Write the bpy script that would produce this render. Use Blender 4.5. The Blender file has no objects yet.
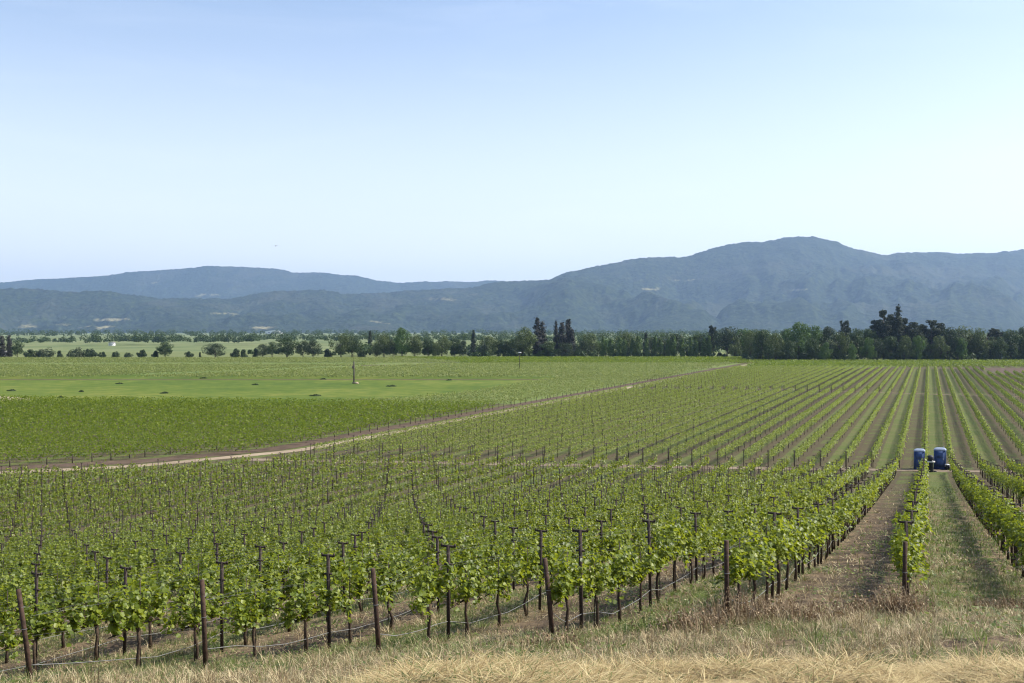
import bpy, math, random
import numpy as np
from mathutils import Vector, Matrix

# ------------------------------------------------------------------ camera, sky, sun, exposure
SC = bpy.context.scene
COL = SC.collection
CAMZ = 13.8            # camera height above the valley floor
F = 995.0              # focal length in picture widths of 1024
HY = 330.0             # level of the horizon in the photograph
TH = math.radians(22.74)   # rows run this far to the right of the view
ST, CT = math.sin(TH), math.cos(TH)

cam = bpy.data.cameras.new('camera'); cam_o = bpy.data.objects.new('camera', cam); COL.objects.link(cam_o)
cam.sensor_width = 36.0; cam.lens = F / 1024 * 36
cam.clip_start = 0.1; cam.clip_end = 60000
cam_o.location = (0, 0, CAMZ)
cam_o.rotation_euler = (math.radians(90) - math.atan(11.5 / F), 0, 0)
SC.camera = cam_o

SUN_AZ, SUN_EL = math.radians(86), math.radians(47)
world = bpy.data.worlds.new('World'); SC.world = world; world.use_nodes = True
wn = world.node_tree.nodes; wl = world.node_tree.links
sky = wn.new('ShaderNodeTexSky'); sky.sky_type = 'NISHITA'; sky.sun_disc = False
sky.sun_elevation = SUN_EL; sky.sun_rotation = SUN_AZ
sky.air_density = 1.0; sky.dust_density = 2.6; sky.ozone_density = 1.7; sky.altitude = 50
tcn = wn.new('ShaderNodeTexCoord'); mp = wn.new('ShaderNodeMapping'); mp.inputs['Scale'].default_value = (1.2, 2.2, 9.0); mp.inputs['Rotation'].default_value = (0, .22, 0)
wl.new(tcn.outputs['Generated'], mp.inputs[0])
cn = wn.new('ShaderNodeTexNoise'); cn.inputs['Scale'].default_value = 1.7; cn.inputs['Detail'].default_value = 7; cn.inputs['Roughness'].default_value = .6; cn.inputs['Distortion'].default_value = .7
wl.new(mp.outputs[0], cn.inputs['Vector'])
cr = wn.new('ShaderNodeMapRange'); cr.inputs[1].default_value = .5; cr.inputs[2].default_value = .85; cr.inputs[4].default_value = .15; wl.new(cn.outputs[0], cr.inputs[0])
wb_ = wn.new('ShaderNodeMix'); wb_.data_type = 'RGBA'; wb_.blend_type = 'MULTIPLY'; wb_.inputs[0].default_value = 1; wb_.inputs[7].default_value = (.98, .985, 1.0, 1); wl.new(sky.outputs[0], wb_.inputs[6])
cm = wn.new('ShaderNodeMix'); cm.data_type = 'RGBA'; cm.inputs[7].default_value = (5.6, 5.9, 6.3, 1); wl.new(cr.outputs[0], cm.inputs[0]); wl.new(wb_.outputs[2], cm.inputs[6])
sx = wn.new('ShaderNodeSeparateXYZ'); wl.new(tcn.outputs['Generated'], sx.inputs[0])
hr = wn.new('ShaderNodeMapRange'); hr.interpolation_type = 'SMOOTHERSTEP'; hr.inputs[1].default_value = -.02; hr.inputs[2].default_value = .42; hr.inputs[3].default_value = .6; hr.inputs[4].default_value = 0; wl.new(sx.outputs[2], hr.inputs[0])
hm = wn.new('ShaderNodeMix'); hm.data_type = 'RGBA'; hm.inputs[7].default_value = (6.05, 6.2, 6.65, 1); wl.new(hr.outputs[0], hm.inputs[0]); wl.new(cm.outputs[2], hm.inputs[6])
wl.new(hm.outputs[2], wn['Background'].inputs[0]); wn['Background'].inputs[1].default_value = 0.15

sd = Vector((math.sin(SUN_AZ) * math.cos(SUN_EL), math.cos(SUN_AZ) * math.cos(SUN_EL), math.sin(SUN_EL)))
sl = bpy.data.lights.new('sun', 'SUN'); sl.energy = 5.0; sl.angle = math.radians(0.5); sl.color = (1.0, 0.95, 0.87)
so = bpy.data.objects.new('sun', sl); COL.objects.link(so); so.rotation_euler = sd.to_track_quat('Z', 'Y').to_euler()
so.location = (50, 20, 100)

vs = SC.view_settings
vs.view_transform = 'Standard'; vs.look = 'None'; vs.gamma = 1; vs.use_curve_mapping = False; vs.exposure = 0.57
SC.cycles.use_denoising = True; SC.cycles.filter_width = 1.15
SC.cycles.max_bounces = 6; SC.cycles.diffuse_bounces = 3; SC.cycles.transmission_bounces = 3
SC.cycles.volume_bounces = 1; SC.cycles.transparent_max_bounces = 6

RNG = np.random.default_rng(7); random.seed(7)

# ------------------------------------------------------------------ helpers
def lat(ix, iy, seed):
    h = (ix.astype(np.int64) * 374761393 + iy.astype(np.int64) * 668265263 + seed * 1442695041) & 0xffffffff
    h = ((h ^ (h >> 13)) * 1274126177) & 0xffffffff
    h = ((h ^ (h >> 16)) * 2246822519) & 0xffffffff
    return (h ^ (h >> 15)).astype(np.float64) / 4294967295.0
def vnoise(x, y, seed=0):
    x = np.asarray(x, float); y = np.asarray(y, float)
    ix, iy = np.floor(x), np.floor(y); fx, fy = x - ix, y - iy
    fx = fx * fx * (3 - 2 * fx); fy = fy * fy * (3 - 2 * fy)
    a = lat(ix, iy, seed); b = lat(ix + 1, iy, seed); c = lat(ix, iy + 1, seed); d = lat(ix + 1, iy + 1, seed)
    return (a * (1 - fx) + b * fx) * (1 - fy) + (c * (1 - fx) + d * fx) * fy
def fbm(x, y, o=4, seed=0):
    s = 0; a = 0.5; t = 0
    for i in range(o):
        s = s + a * vnoise(x * 2 ** i + 17.3 * i, y * 2 ** i - 9.1 * i, seed + i); t += a; a *= .5
    return s / t

P = [(-3000, 1.6), (0, 1.6), (4.2, 1.62), (5.2, 1.83), (6.2, 2.15), (8, 2.88), (10, 3.50), (13, 4.22), (15, 4.68), (16.4, 5.02), (18, 5.42), (21, 5.86),
     (25, 6.36), (30, 7.0), (35, 7.6), (47, 8.95), (60, 10.3), (80, 12.35), (90, 13.25), (97, 13.68), (104, 13.8), (1e6, 13.8)]
_pd = np.linspace(-5, 130, 1351); _ph = np.interp(_pd, [p[0] for p in P], [p[1] for p in P])
_k = np.hanning(13); _k /= _k.sum(); _ph = np.convolve(np.pad(_ph, 6, 'edge'), _k, 'valid')
def gz(x, y):
    """height of the ground at x, y"""
    x = np.asarray(x, float); y = np.asarray(y, float)
    h = np.interp(y, _pd, _ph)
    # the slope also falls away to the left
    c = np.interp(y, [9, 16, 23, 28, 60, 100], [0, .8, 2.6, 7.0, 21, 36]); g_ = np.interp(y, [9, 14, 20, 28, 100], [0, .10, .088, .072, .068])
    r = g_ * (c - x); r = np.where(y < 20, np.clip(r, -.4, 1.2), r); r = np.where(r < 0, np.maximum(r, -.3) * np.clip((75 - y) / 40, 0, 1), r)
    h1 = np.minimum(h + r, 40); k_ = .3
    hs = -k_ * np.logaddexp(-h1 / k_, -CAMZ / k_)
    h = np.where(y < 10, h1, hs); h = h + (CAMZ - h) * np.clip((y - 84) / 20, 0, 1)
    nb = np.clip((-x - .3) / 2.2, 0, 1); nb = nb * nb * (3 - 2 * nb)
    h = h + .55 * nb * np.exp(-((y - 6.3) / 2.6) ** 2)
    near = np.clip((60 - y) / 50, 0, 1)
    h = h + (fbm(x * .9, y * .9, 3, 5) - .5) * .16 * near + (fbm(x * 3.3, y * 3.3, 2, 6) - .5) * .10 * np.clip((30 - y) / 15, 0, 1) + (fbm(x * 2.2 + 4, y * 1.5, 3, 16) - .5) * .16 * np.clip((9 - y) / 3, 0, 1)
    return CAMZ - h
def wx(px, d): return (px - 512) / F * d
def dflat(py): return CAMZ * F / (py - HY)
def rowc(x, y): return x * CT - y * ST, x * ST + y * CT
def fromrow(X, Y): return X * CT + Y * ST, -X * ST + Y * CT

def setp(o, label=None, cat=None, group=None, kind=None):
    if label: o['label'] = label
    if cat: o['category'] = cat
    if group: o['group'] = group
    if kind: o['kind'] = kind
    return o
def mesh(name, v, f, mats, mi=None, smooth=False, uvtri=None):
    """v Nx3, f MxK array (K = 3 or 4) or list of such arrays"""
    me = bpy.data.meshes.new(name)
    fs = f if isinstance(f, list) else [f]
    fs = [np.asarray(a, np.int32) for a in fs if len(a)]
    v = np.asarray(v, np.float32)
    nl = sum(a.size for a in fs); nf = sum(len(a) for a in fs)
    me.vertices.add(len(v)); me.vertices.foreach_set('co', v.ravel())
    me.loops.add(nl); me.loops.foreach_set('vertex_index', np.concatenate([a.ravel() for a in fs]))
    tot = np.concatenate([np.full(len(a), a.shape[1], np.int32) for a in fs])
    st = np.concatenate([[0], np.cumsum(tot)[:-1]]).astype(np.int32)
    me.polygons.add(nf); me.polygons.foreach_set('loop_start', st); me.polygons.foreach_set('loop_total', tot)
    if mi is not None: me.polygons.foreach_set('material_index', np.asarray(mi, np.int32))
    if smooth: me.polygons.foreach_set('use_smooth', np.ones(nf, bool))
    for m in (mats if isinstance(mats, (list, tuple)) else [mats]): me.materials.append(m)
    me.update(calc_edges=True)
    return me
def link(name, me, parent=None, loc=None):
    o = bpy.data.objects.new(name, me); COL.objects.link(o)
    if parent is not None: o.parent = parent
    if loc is not None: o.location = loc
    return o
def empty(name, loc, rz=0):
    o = bpy.data.objects.new(name, None); COL.objects.link(o); o.location = loc; o.rotation_euler = (0, 0, rz)
    o.empty_display_size = .3
    return o
class G:
    """collects quads and triangles"""
    def __init__(s): s.v = []; s.q = []; s.t = []; s.n = 0
    def add(s, v, q=None, t=None):
        v = np.asarray(v, float)
        if q is not None and len(q): s.q.append(np.asarray(q) + s.n)
        if t is not None and len(t): s.t.append(np.asarray(t) + s.n)
        s.v.append(v); s.n += len(v)
    def tube(s, pts, rad, n=6, cap=True):
        pts = np.asarray(pts, float); m = len(pts); rad = np.broadcast_to(np.asarray(rad, float), (m,))
        tg = np.gradient(pts, axis=0); tg /= np.linalg.norm(tg, axis=1)[:, None] + 1e-12
        up = np.where(np.abs(tg[:, 2:3]) > .9, np.array([[1., 0, 0]]), np.array([[0., 0, 1.]]))
        a = np.cross(tg, up); a /= np.linalg.norm(a, axis=1)[:, None] + 1e-12; b = np.cross(tg, a)
        an = np.arange(n) * 2 * math.pi / n
        ring = pts[:, None] + rad[:, None, None] * (a[:, None] * np.cos(an)[None, :, None] + b[:, None] * np.sin(an)[None, :, None])
        v = ring.reshape(-1, 3)
        i = np.arange(m - 1)[:, None] * n; j = np.arange(n)[None]; j2 = (j + 1) % n
        q = np.stack([i + j, i + j2, i + n + j2, i + n + j], -1).reshape(-1, 4)
        t = []
        if cap:
            v = np.vstack([v, pts[:1], pts[-1:]]); c0 = m * n; c1 = c0 + 1
            for k in range(n):
                t.append((c0, (k + 1) % n, k)); t.append((c1, (m - 1) * n + k, (m - 1) * n + (k + 1) % n))
        s.add(v, q, t)
    def box(s, c, size, rz=0):
        x, y, z = [h / 2 for h in size]
        v = np.array([[-x, -y, -z], [x, -y, -z], [x, y, -z], [-x, y, -z], [-x, -y, z], [x, -y, z], [x, y, z], [-x, y, z]])
        cr, sr = math.cos(rz), math.sin(rz)
        v = np.stack([v[:, 0] * cr - v[:, 1] * sr, v[:, 0] * sr + v[:, 1] * cr, v[:, 2]], -1) + np.asarray(c)
        s.add(v, [(0, 3, 2, 1), (4, 5, 6, 7), (0, 1, 5, 4), (1, 2, 6, 5), (2, 3, 7, 6), (3, 0, 4, 7)])
    def arrays(s):
        v = np.vstack(s.v); f = []
        if s.q: f.append(np.vstack(s.q))
        if s.t: f.append(np.vstack(s.t))
        return v, f
    def mesh(s, name, mat, smooth=False):
        v, f = s.arrays(); return mesh(name, v, f, mat, smooth=smooth)

# ------------------------------------------------------------------ materials
def newmat(name):
    m = bpy.data.materials.new(name); m.use_nodes = True; nt = m.node_tree; nt.nodes.clear()
    return m, nt, nt.nodes.new('ShaderNodeOutputMaterial')
def nd(nt, t, **kw):
    n = nt.nodes.new(t)
    for k, v in kw.items(): setattr(n, k, v)
    return n
def mth(nt, op, a, b=None, c=None, clamp=False):
    n = nt.nodes.new('ShaderNodeMath'); n.operation = op; n.use_clamp = clamp
    for i, q in enumerate((a, b, c)):
        if q is None: continue
        if isinstance(q, (int, float)): n.inputs[i].default_value = q
        else: nt.links.new(q, n.inputs[i])
    return n.outputs[0]
def mixc(nt, f, a, b):
    n = nt.nodes.new('ShaderNodeMix'); n.data_type = 'RGBA'
    for s, q in ((0, f), (6, a), (7, b)):
        if isinstance(q, (int, float)): n.inputs[s].default_value = q
        elif isinstance(q, tuple): n.inputs[s].default_value = (*q, 1) if len(q) == 3 else q
        else: nt.links.new(q, n.inputs[s])
    return n.outputs[2]
def ramp(nt, fac, stops):
    n = nt.nodes.new('ShaderNodeValToRGB'); e = n.color_ramp.elements
    while len(e) < len(stops): e.new(.5)
    for k, (p, c) in enumerate(stops): e[k].position = p; e[k].color = (*c, 1)
    nt.links.new(fac, n.inputs[0]); return n.outputs[0]
def noise(nt, scale, detail=4, rough=.55, vec=None, dist=0):
    n = nt.nodes.new('ShaderNodeTexNoise'); n.inputs['Scale'].default_value = scale; n.inputs['Detail'].default_value = detail
    n.inputs['Roughness'].default_value = rough; n.inputs['Distortion'].default_value = dist
    if vec is not None: nt.links.new(vec, n.inputs['Vector'])
    return n.outputs[0]
def pos(nt): return nt.nodes.new('ShaderNodeNewGeometry').outputs['Position']
def smooth01(nt, v, lo, hi):
    n = nt.nodes.new('ShaderNodeMapRange'); n.interpolation_type = 'SMOOTHSTEP'
    n.inputs[1].default_value = lo; n.inputs[2].default_value = hi
    nt.links.new(v, n.inputs[0]); return n.outputs[0]
def bsdf(nt, out, col, rough=.8, spec=.3, bump=None, bstr=.3, bdist=.05):
    b = nt.nodes.new('ShaderNodeBsdfPrincipled'); b.inputs['Roughness'].default_value = rough
    b.inputs['Specular IOR Level'].default_value = spec
    if isinstance(col, tuple): b.inputs['Base Color'].default_value = (*col, 1)
    else: nt.links.new(col, b.inputs['Base Color'])
    if bump is not None:
        bm = nt.nodes.new('ShaderNodeBump'); bm.inputs['Strength'].default_value = bstr; bm.inputs['Distance'].default_value = bdist
        nt.links.new(bump, bm.inputs['Height']); nt.links.new(bm.outputs[0], b.inputs['Normal'])
    nt.links.new(b.outputs[0], out.inputs[0]); return b
def leafmat(name, cols, transl=.45, tcol=(.30, .42, .05), rough=.45, spec=.4):
    m, nt, out = newmat(name)
    ri = nt.nodes.new('ShaderNodeNewGeometry').outputs['Random Per Island']
    n = len(cols)
    c = ramp(nt, ri, [(i / max(1, n - 1), q) for i, q in enumerate(cols)])
    b = nt.nodes.new('ShaderNodeBsdfPrincipled'); b.inputs['Roughness'].default_value = rough
    b.inputs['Specular IOR Level'].default_value = spec; nt.links.new(c, b.inputs['Base Color'])
    t = nt.nodes.new('ShaderNodeBsdfTranslucent')
    nt.links.new(mixc(nt, .6, c, tcol), t.inputs[0])
    mx = nt.nodes.new('ShaderNodeMixShader'); mx.inputs[0].default_value = transl
    nt.links.new(b.outputs[0], mx.inputs[1]); nt.links.new(t.outputs[0], mx.inputs[2]); nt.links.new(mx.outputs[0], out.inputs[0])
    return m
def plain(name, a, b, scale=8, rough=.7, spec=.3, bstr=.3):
    m, nt, out = newmat(name); p = nd(nt, 'ShaderNodeTexCoord').outputs['Object']
    n = noise(nt, scale, 5, .6, p); bsdf(nt, out, ramp(nt, n, [(.3, a), (.7, b)]), rough, spec, n, bstr, .01); return m

M_vine = leafmat('vine_leaf', [(.04, .065, .008), (.095, .135, .013), (.16, .205, .02), (.24, .275, .035)], .45, (.42, .47, .02), .45, .38)
M_vine_far = leafmat('vine_leaf_far', [(.07, .095, .012), (.15, .185, .02), (.24, .27, .034)], .42, (.30, .40, .04), .55, .3)
M_vine_left = leafmat('vine_leaf_dense', [(.065, .098, .010), (.105, .145, .012), (.16, .195, .018)], .42, (.28, .38, .02), .55, .25)
M_vine_pale = leafmat('vine_leaf_pale', [(.16, .185, .06), (.195, .215, .07), (.24, .25, .09)], .42, (.30, .38, .08), .6, .2)
M_bark = plain('vine_bark', (.035, .024, .017), (.09, .065, .045), 30, .9, .1, .8)
M_rust = plain('rusted_steel', (.02, .014, .011), (.055, .036, .027), 25, .75, .3, .4)
M_anchor = plain('brown_post', (.028, .018, .013), (.085, .05, .033), 14, .8, .2, .6)
M_hose = plain('drip_hose', (.12, .12, .115), (.2, .2, .19), 5, .6, .3)
M_wire = plain('galvanised_wire', (.09, .09, .09), (.15, .15, .15), 5, .6, .3)
M_wood = plain('grey_pole_wood', (.055, .045, .038), (.12, .1, .085), 6, .85, .2)
M_trunk = plain('tree_bark', (.04, .03, .024), (.1, .08, .06), 4, .9, .1, .6)
M_oak = leafmat('oak_leaf', [(.022, .04, .014), (.035, .06, .018), (.055, .085, .024)], .22, (.08, .14, .02), .6, .2)
M_oak2 = leafmat('olive_oak_leaf', [(.05, .07, .024), (.075, .10, .03), (.105, .135, .04)], .22, (.09, .14, .02), .6, .2)
M_oak3 = leafmat('dark_oak_leaf', [(.014, .026, .012), (.024, .04, .016), (.038, .058, .02)], .18, (.06, .1, .02), .6, .2)
M_green = leafmat('bright_tree_leaf', [(.035, .07, .018), (.055, .10, .024), (.08, .14, .03)], .3, (.12, .22, .02), .6, .2)
M_conif = leafmat('conifer_needle', [(.018, .028, .016), (.028, .04, .022), (.04, .052, .03)], .1, (.05, .08, .02), .7, .15)
M_redw = leafmat('redwood_needle', [(.022, .022, .02), (.034, .034, .03), (.05, .05, .04)], .08, (.05, .06, .02), .7, .15)
M_poplar = leafmat('poplar_leaf', [(.05, .085, .025), (.075, .12, .034), (.1, .15, .045)], .35, (.14, .24, .04), .6, .2)
M_bush = leafmat('bush_leaf', [(.016, .03, .01), (.026, .045, .014), (.04, .062, .018)], .18, (.06, .1, .02), .6, .2)
M_sage = leafmat('sage_leaf', [(.06, .08, .04), (.09, .11, .055), (.12, .14, .07)], .2, (.12, .18, .05), .7, .2)
M_straw = leafmat('dry_grass', [(.14, .095, .038), (.29, .21, .09), (.44, .345, .165), (.6, .5, .27)], .25, (.5, .4, .22), .6, .25)
M_straw2 = leafmat('dry_thatch', [(.09, .06, .03), (.2, .145, .072), (.36, .285, .15), (.58, .5, .3)], .2, (.4, .3, .16), .6, .25)
M_grass = leafmat('green_grass', [(.045, .07, .018), (.085, .12, .026), (.14, .17, .045), (.22, .23, .09)], .35, (.22, .32, .05), .55, .3)
M_weed = leafmat('dry_weed', [(.08, .05, .03), (.17, .115, .065), (.32, .235, .14), (.5, .41, .27)], .2, (.25, .16, .08), .7, .2)

def row_coords(nt):
    p = pos(nt); s = nt.nodes.new('ShaderNodeSeparateXYZ'); nt.links.new(p, s.inputs[0]); x, y = s.outputs[0], s.outputs[1]
    X = mth(nt, 'SUBTRACT', mth(nt, 'MULTIPLY', x, CT), mth(nt, 'MULTIPLY', y, ST))
    return p, x, y, X
SP = 2.44; X0 = -.375; VSP = 1.4667; PSP = 4.4
def ground_mat():
    m, nt, out = newmat('valley_ground'); p, x, y, X = row_coords(nt)
    fine = noise(nt, 9, 6, .7, p); mid = noise(nt, 1.1, 5, .6, p); big = noise(nt, .09, 4, .6, p); huge = noise(nt, .012, 3, .6, p)
    soil = ramp(nt, fine, [(.3, (.035, .025, .018)), (.55, (.08, .056, .04)), (.75, (.15, .11, .078))])
    straw = ramp(nt, fine, [(.3, (.08, .056, .034)), (.55, (.19, .14, .082)), (.75, (.34, .26, .16))])
    green = ramp(nt, fine, [(.3, (.045, .065, .018)), (.55, (.09, .115, .03)), (.8, (.17, .17, .07))])
    # middles between the rows: every other one is tilled
    q = mth(nt, 'DIVIDE', mth(nt, 'SUBTRACT', X, X0), SP)
    wob = mth(nt, 'MULTIPLY', mth(nt, 'SUBTRACT', mid, .5), .25)
    qf = mth(nt, 'FRACT', mth(nt, 'MULTIPLY', mth(nt, 'ADD', q, wob), .5))     # 0..0.5 one middle, 0.5..1 the other
    tilled = smooth01(nt, mth(nt, 'ABSOLUTE', mth(nt, 'SUBTRACT', qf, .75)), .24, .18)
    # strip bare under the vines
    rf = mth(nt, 'ABSOLUTE', mth(nt, 'SUBTRACT', mth(nt, 'FRACT', mth(nt, 'ADD', mth(nt, 'ADD', q, wob), .5)), .5))
    under = smooth01(nt, rf, .2, .13)
    gm = smooth01(nt, mid, .36, .62)
    grassy = mixc(nt, gm, green, straw)
    grassyfar = mixc(nt, smooth01(nt, noise(nt, .3, 5, .65, p), .4, .62), green, mixc(nt, .3, green, straw))
    farm = smooth01(nt, y, 40, 80)
    g2 = mixc(nt, farm, grassy, grassyfar)
    till = mixc(nt, mth(nt, 'MULTIPLY', smooth01(nt, noise(nt, .35, 5, .65, p), .46, .6), .75), soil, green)
    tillnear = mixc(nt, mth(nt, 'MULTIPLY', smooth01(nt, mid, .48, .66), .7), soil, straw)
    till = mixc(nt, farm, tillnear, till)
    c = mixc(nt, mth(nt, 'MULTIPLY', tilled, mth(nt, 'SUBTRACT', .92, mth(nt, 'MULTIPLY', farm, .2))), g2, till)
    dirtrow = mixc(nt, smooth01(nt, mid, .4, .6), soil, straw)
    c = mixc(nt, mth(nt, 'MULTIPLY', under, .75), c, mixc(nt, farm, dirtrow, soil))
    # headland in front of the rows and the bank by the road: dry grass and weeds
    head = mixc(nt, smooth01(nt, mid, .42, .56), mixc(nt, smooth01(nt, noise(nt, 2.6, 5, .6, p), .42, .56), soil, straw), mixc(nt, .5, soil, green))
    c = mixc(nt, smooth01(nt, mth(nt, 'ADD', y, mth(nt, 'MULTIPLY', mid, 3)), 19, 14.5), c, head)
    c = mixc(nt, mth(nt, 'MULTIPLY', smooth01(nt, y, 8.5, 7), smooth01(nt, x, -1.6, -.4)), c, (.42, .32, .18))
    # open valley beyond
    val = ramp(nt, huge, [(.3, (.08, .11, .04)), (.5, (.125, .15, .06)), (.7, (.17, .18, .085))])
    c = mixc(nt, smooth01(nt, y, 480, 500), c, val)
    bmp = mth(nt, 'ADD', fine, mth(nt, 'MULTIPLY', mid, 2.0))
    bsdf(nt, out, c, .95, .1, bmp, .7, .09); return m
M_ground = ground_mat()
def flatmat(name, stops, scale, rough=.95, sc2=None, bump=.03):
    m, nt, out = newmat(name); p = pos(nt)
    n = noise(nt, scale, 6, .62, p)
    if sc2: n = mth(nt, 'ADD', mth(nt, 'MULTIPLY', n, .5), mth(nt, 'MULTIPLY', noise(nt, sc2, 5, .6, p), .5))
    bsdf(nt, out, ramp(nt, n, stops), rough, .1, n, .5, bump); return m
M_road = flatmat('dirt_road', [(.3, (.17, .13, .09)), (.5, (.26, .205, .14)), (.7, (.34, .28, .2))], .7, sc2=.08)
M_avenue = flatmat('farm_track', [(.35, (.075, .06, .035)), (.5, (.15, .115, .08)), (.65, (.26, .21, .15))], .8, sc2=.1)
M_soil_shade = flatmat('dark_soil_shade', [(.3, (.06, .042, .03)), (.7, (.12, .085, .06))], .8)  # bare soil, and also the canopy shade painted on verge and field edges
M_meadow = flatmat('meadow', [(.38, (.048, .084, .011)), (.5, (.082, .116, .015)), (.6, (.135, .15, .028))], .25, sc2=.018)
M_meadow2 = flatmat('young_field', [(.34, (.10, .145, .04)), (.5, (.125, .165, .045)), (.66, (.16, .18, .06))], .5, sc2=.03)
M_palef = flatmat('pale_field', [(.34, (.09, .115, .04)), (.5, (.12, .14, .05)), (.66, (.15, .165, .065))], .4, sc2=.02)
M_bare = flatmat('bare_patch', [(.3, (.27, .2, .14)), (.7, (.4, .32, .24))], .3)

# ------------------------------------------------------------------ ground
xs = np.concatenate([-np.geomspace(24, 16000, 60)[::-1], np.arange(-23.7, 23.8, .3), np.geomspace(24, 16000, 60)])
ys = np.concatenate([[-1500, -500, -150, -50, -15, -5, 0, 2], np.arange(3, 30, .25), np.arange(30, 112, 1.0), np.geomspace(112, 12700, 90)])
gx, gy = np.meshgrid(xs, ys)
nx, ny = len(xs), len(ys)
v = np.stack([gx.ravel(), gy.ravel(), gz(gx, gy).ravel()], -1)
i, j = np.meshgrid(np.arange(nx - 1), np.arange(ny - 1)); a = (j * nx + i).ravel()
link('ground', mesh('ground', v, np.stack([a, a + 1, a + nx + 1, a + nx], -1), M_ground, smooth=True))['kind'] = 'structure'

def sheet(name, pts, mat, dz):
    """flat polygon on the valley floor"""
    me = bpy.data.meshes.new(name)
    me.from_pydata([(p[0], p[1], dz) for p in pts], [], [tuple(range(len(pts)))]); me.materials.append(mat); me.update()
    if me.polygons[0].normal.z < 0: me.flip_normals()
    o = link(name, me); o['kind'] = 'structure'; return o
def strip(name, line, w, mat, dz, seed=0):
    """a strip of varying width along a line, following the ground"""
    L = np.asarray(line, float); t = np.concatenate([[0], np.cumsum(np.linalg.norm(np.diff(L, axis=0), axis=1))])
    n = max(8, int(t[-1] / 1.5)); s = np.linspace(0, t[-1], n)
    c = np.stack([np.interp(s, t, L[:, 0]), np.interp(s, t, L[:, 1])], -1)
    k = np.hanning(9); k /= k.sum()
    for q in range(2): c[:, q] = np.convolve(np.pad(c[:, q], 4, 'edge'), k, 'valid')
    tg = np.gradient(c, axis=0); tg /= np.linalg.norm(tg, axis=1)[:, None]; nr = np.stack([-tg[:, 1], tg[:, 0]], -1)
    wd = w / 2 * (1 + .35 * (fbm(s * .15, s * 0 + seed, 3, 3) - .5))
    wd2 = w / 2 * (1 + .35 * (fbm(s * .15, s * 0 + seed + 9, 3, 4) - .5))
    rows = [c - nr * wd[:, None], c, c + nr * wd2[:, None]]
    v = np.concatenate([np.column_stack([r, gz(r[:, 0], r[:, 1]) + dz]) for r in rows])
    i = np.arange(n - 1); q = np.concatenate([np.stack([i + k * n, i + 1 + k * n, i + 1 + (k + 1) * n, i + (k + 1) * n], -1) for k in (0, 1)])
    o = link(name, mesh(name, v, q, mat)); o['kind'] = 'structure'; return o

XR = -66.3                               # dirt road, in row coordinates
def RP(X, Y): return fromrow(X, Y)
road = [(-190, 78), (-120, 84), (-75, 90), (-50, 95.5), (-38, 100.5), RP(XR, 96), RP(XR, 110), RP(XR, 150), RP(XR, 250), RP(XR, 350), RP(XR, 440)]
D_AV = lambda x: 102 - .13 * x
# floor of the block beyond the road, meadow and far fields
def flatpoly(name, pxs, mat, dz):
    return sheet(name, [(wx(px, dflat(py)), dflat(py)) for px, py in pxs], mat, dz)
flatpoly('field', [(-900, 362), (1024 + 700, 362), (1024 + 700, 352), (-900, 352)], M_palef, .008)
sheet('young_vineyard_floor', [(-330, 180), (RP(XR + 2, 175)), (RP(XR + 2, 330)), (220, 420), (-330, 425)], M_meadow2, .004)
flatpoly('meadow', [(-300, 403), (120, 404), (330, 405), (400, 401), (470, 394), (520, 386), (560, 379.5), (590, 377), (500, 376.2), (250, 374.8), (-300, 374)], M_meadow, .008)
sheet('vineyard_soil', [(-330, 60), (-120, 88), (-75, 93), (-52, 97), RP(XR, 98), RP(XR, 186), (-20, 184), (-330, 190)], M_soil_shade, .006) if False else None
flatpoly('bare_soil_patch', [(-120, 403), (-60, 396), (0, 396.5), (22, 397.5), (36, 400), (10, 401.5), (-40, 404)], M_bare, .012)
strip('verge_soil_shade', [(p[0] - 3.3 * (1 if k > 4 else .3), p[1] + (1.2 if k > 4 else 3.7)) for k, p in enumerate(road)], 2.8, M_soil_shade, .016, 4)  # verge soil, darkened to paint in the shaded side of the vine block
strip('dirt_road', road, 1.9, M_road, .020, 1)
strip('farm_track', [(-29, D_AV(-29)), (0, D_AV(0)), (30, D_AV(30)), (60, D_AV(60)), (90, D_AV(90))], 1.9, M_avenue, .024, 2)
strip('field_track', [(RP(XR + 3, 245)), (60, 233), (100, 207), (160, 195)], 1.6, M_avenue, .02, 6)
for k, (a_, b_) in enumerate([((-320, 388.7), (-60, 388.7)), ((-60, 388.7), (120, 425)), ((-330, 277), (40, 277)), ((-180, 192), (-70, 340))]):
    if k < 3: strip('field_edge_shade', [a_, b_], (9, 9, 3)[k], M_soil_shade, .028 + .004 * k, 7 + k)  # dark strips painting the shaded canopy fronts between the blocks
strip('field_edge_shade', [(66, 359), (190, 358), (330, 358)], 6, M_soil_shade, .02, 22)  # painted shade along the front face of the far vine band
sheet('tilled_plot', [(wx(1004, 306), 306), (wx(1100, 300), 300), (wx(1100, 356), 356), (wx(984, 356), 356)], M_soil_shade, .016)

# ------------------------------------------------------------------ hills
def hill_mat(name, dry=.5):
    m, nt, out = newmat(name); p = pos(nt)
    n = noise(nt, .035, 6, .7, p); b = noise(nt, .0022, 5, .6, p, .6)
    woods = ramp(nt, n, [(.34, (.005, .009, .007)), (.5, (.018, .027, .014)), (.66, (.045, .06, .026))])
    scrub = ramp(nt, n, [(.35, (.02, .026, .017)), (.68, (.058, .063, .04))])
    c = mixc(nt, smooth01(nt, b, .5, .66), woods, scrub)
    at = nd(nt, 'ShaderNodeAttribute'); at.attribute_name = 'clearing'
    c = mixc(nt, smooth01(nt, mth(nt, 'ADD', at.outputs['Fac'], mth(nt, 'MULTIPLY', mth(nt, 'SUBTRACT', n, .5), 1.6)), .35, .85), c, (.21, .19, .105))
    bsdf(nt, out, c, .95, .05, n, 1.0, 14); return m
M_hill = hill_mat('wooded_hill')
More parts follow.
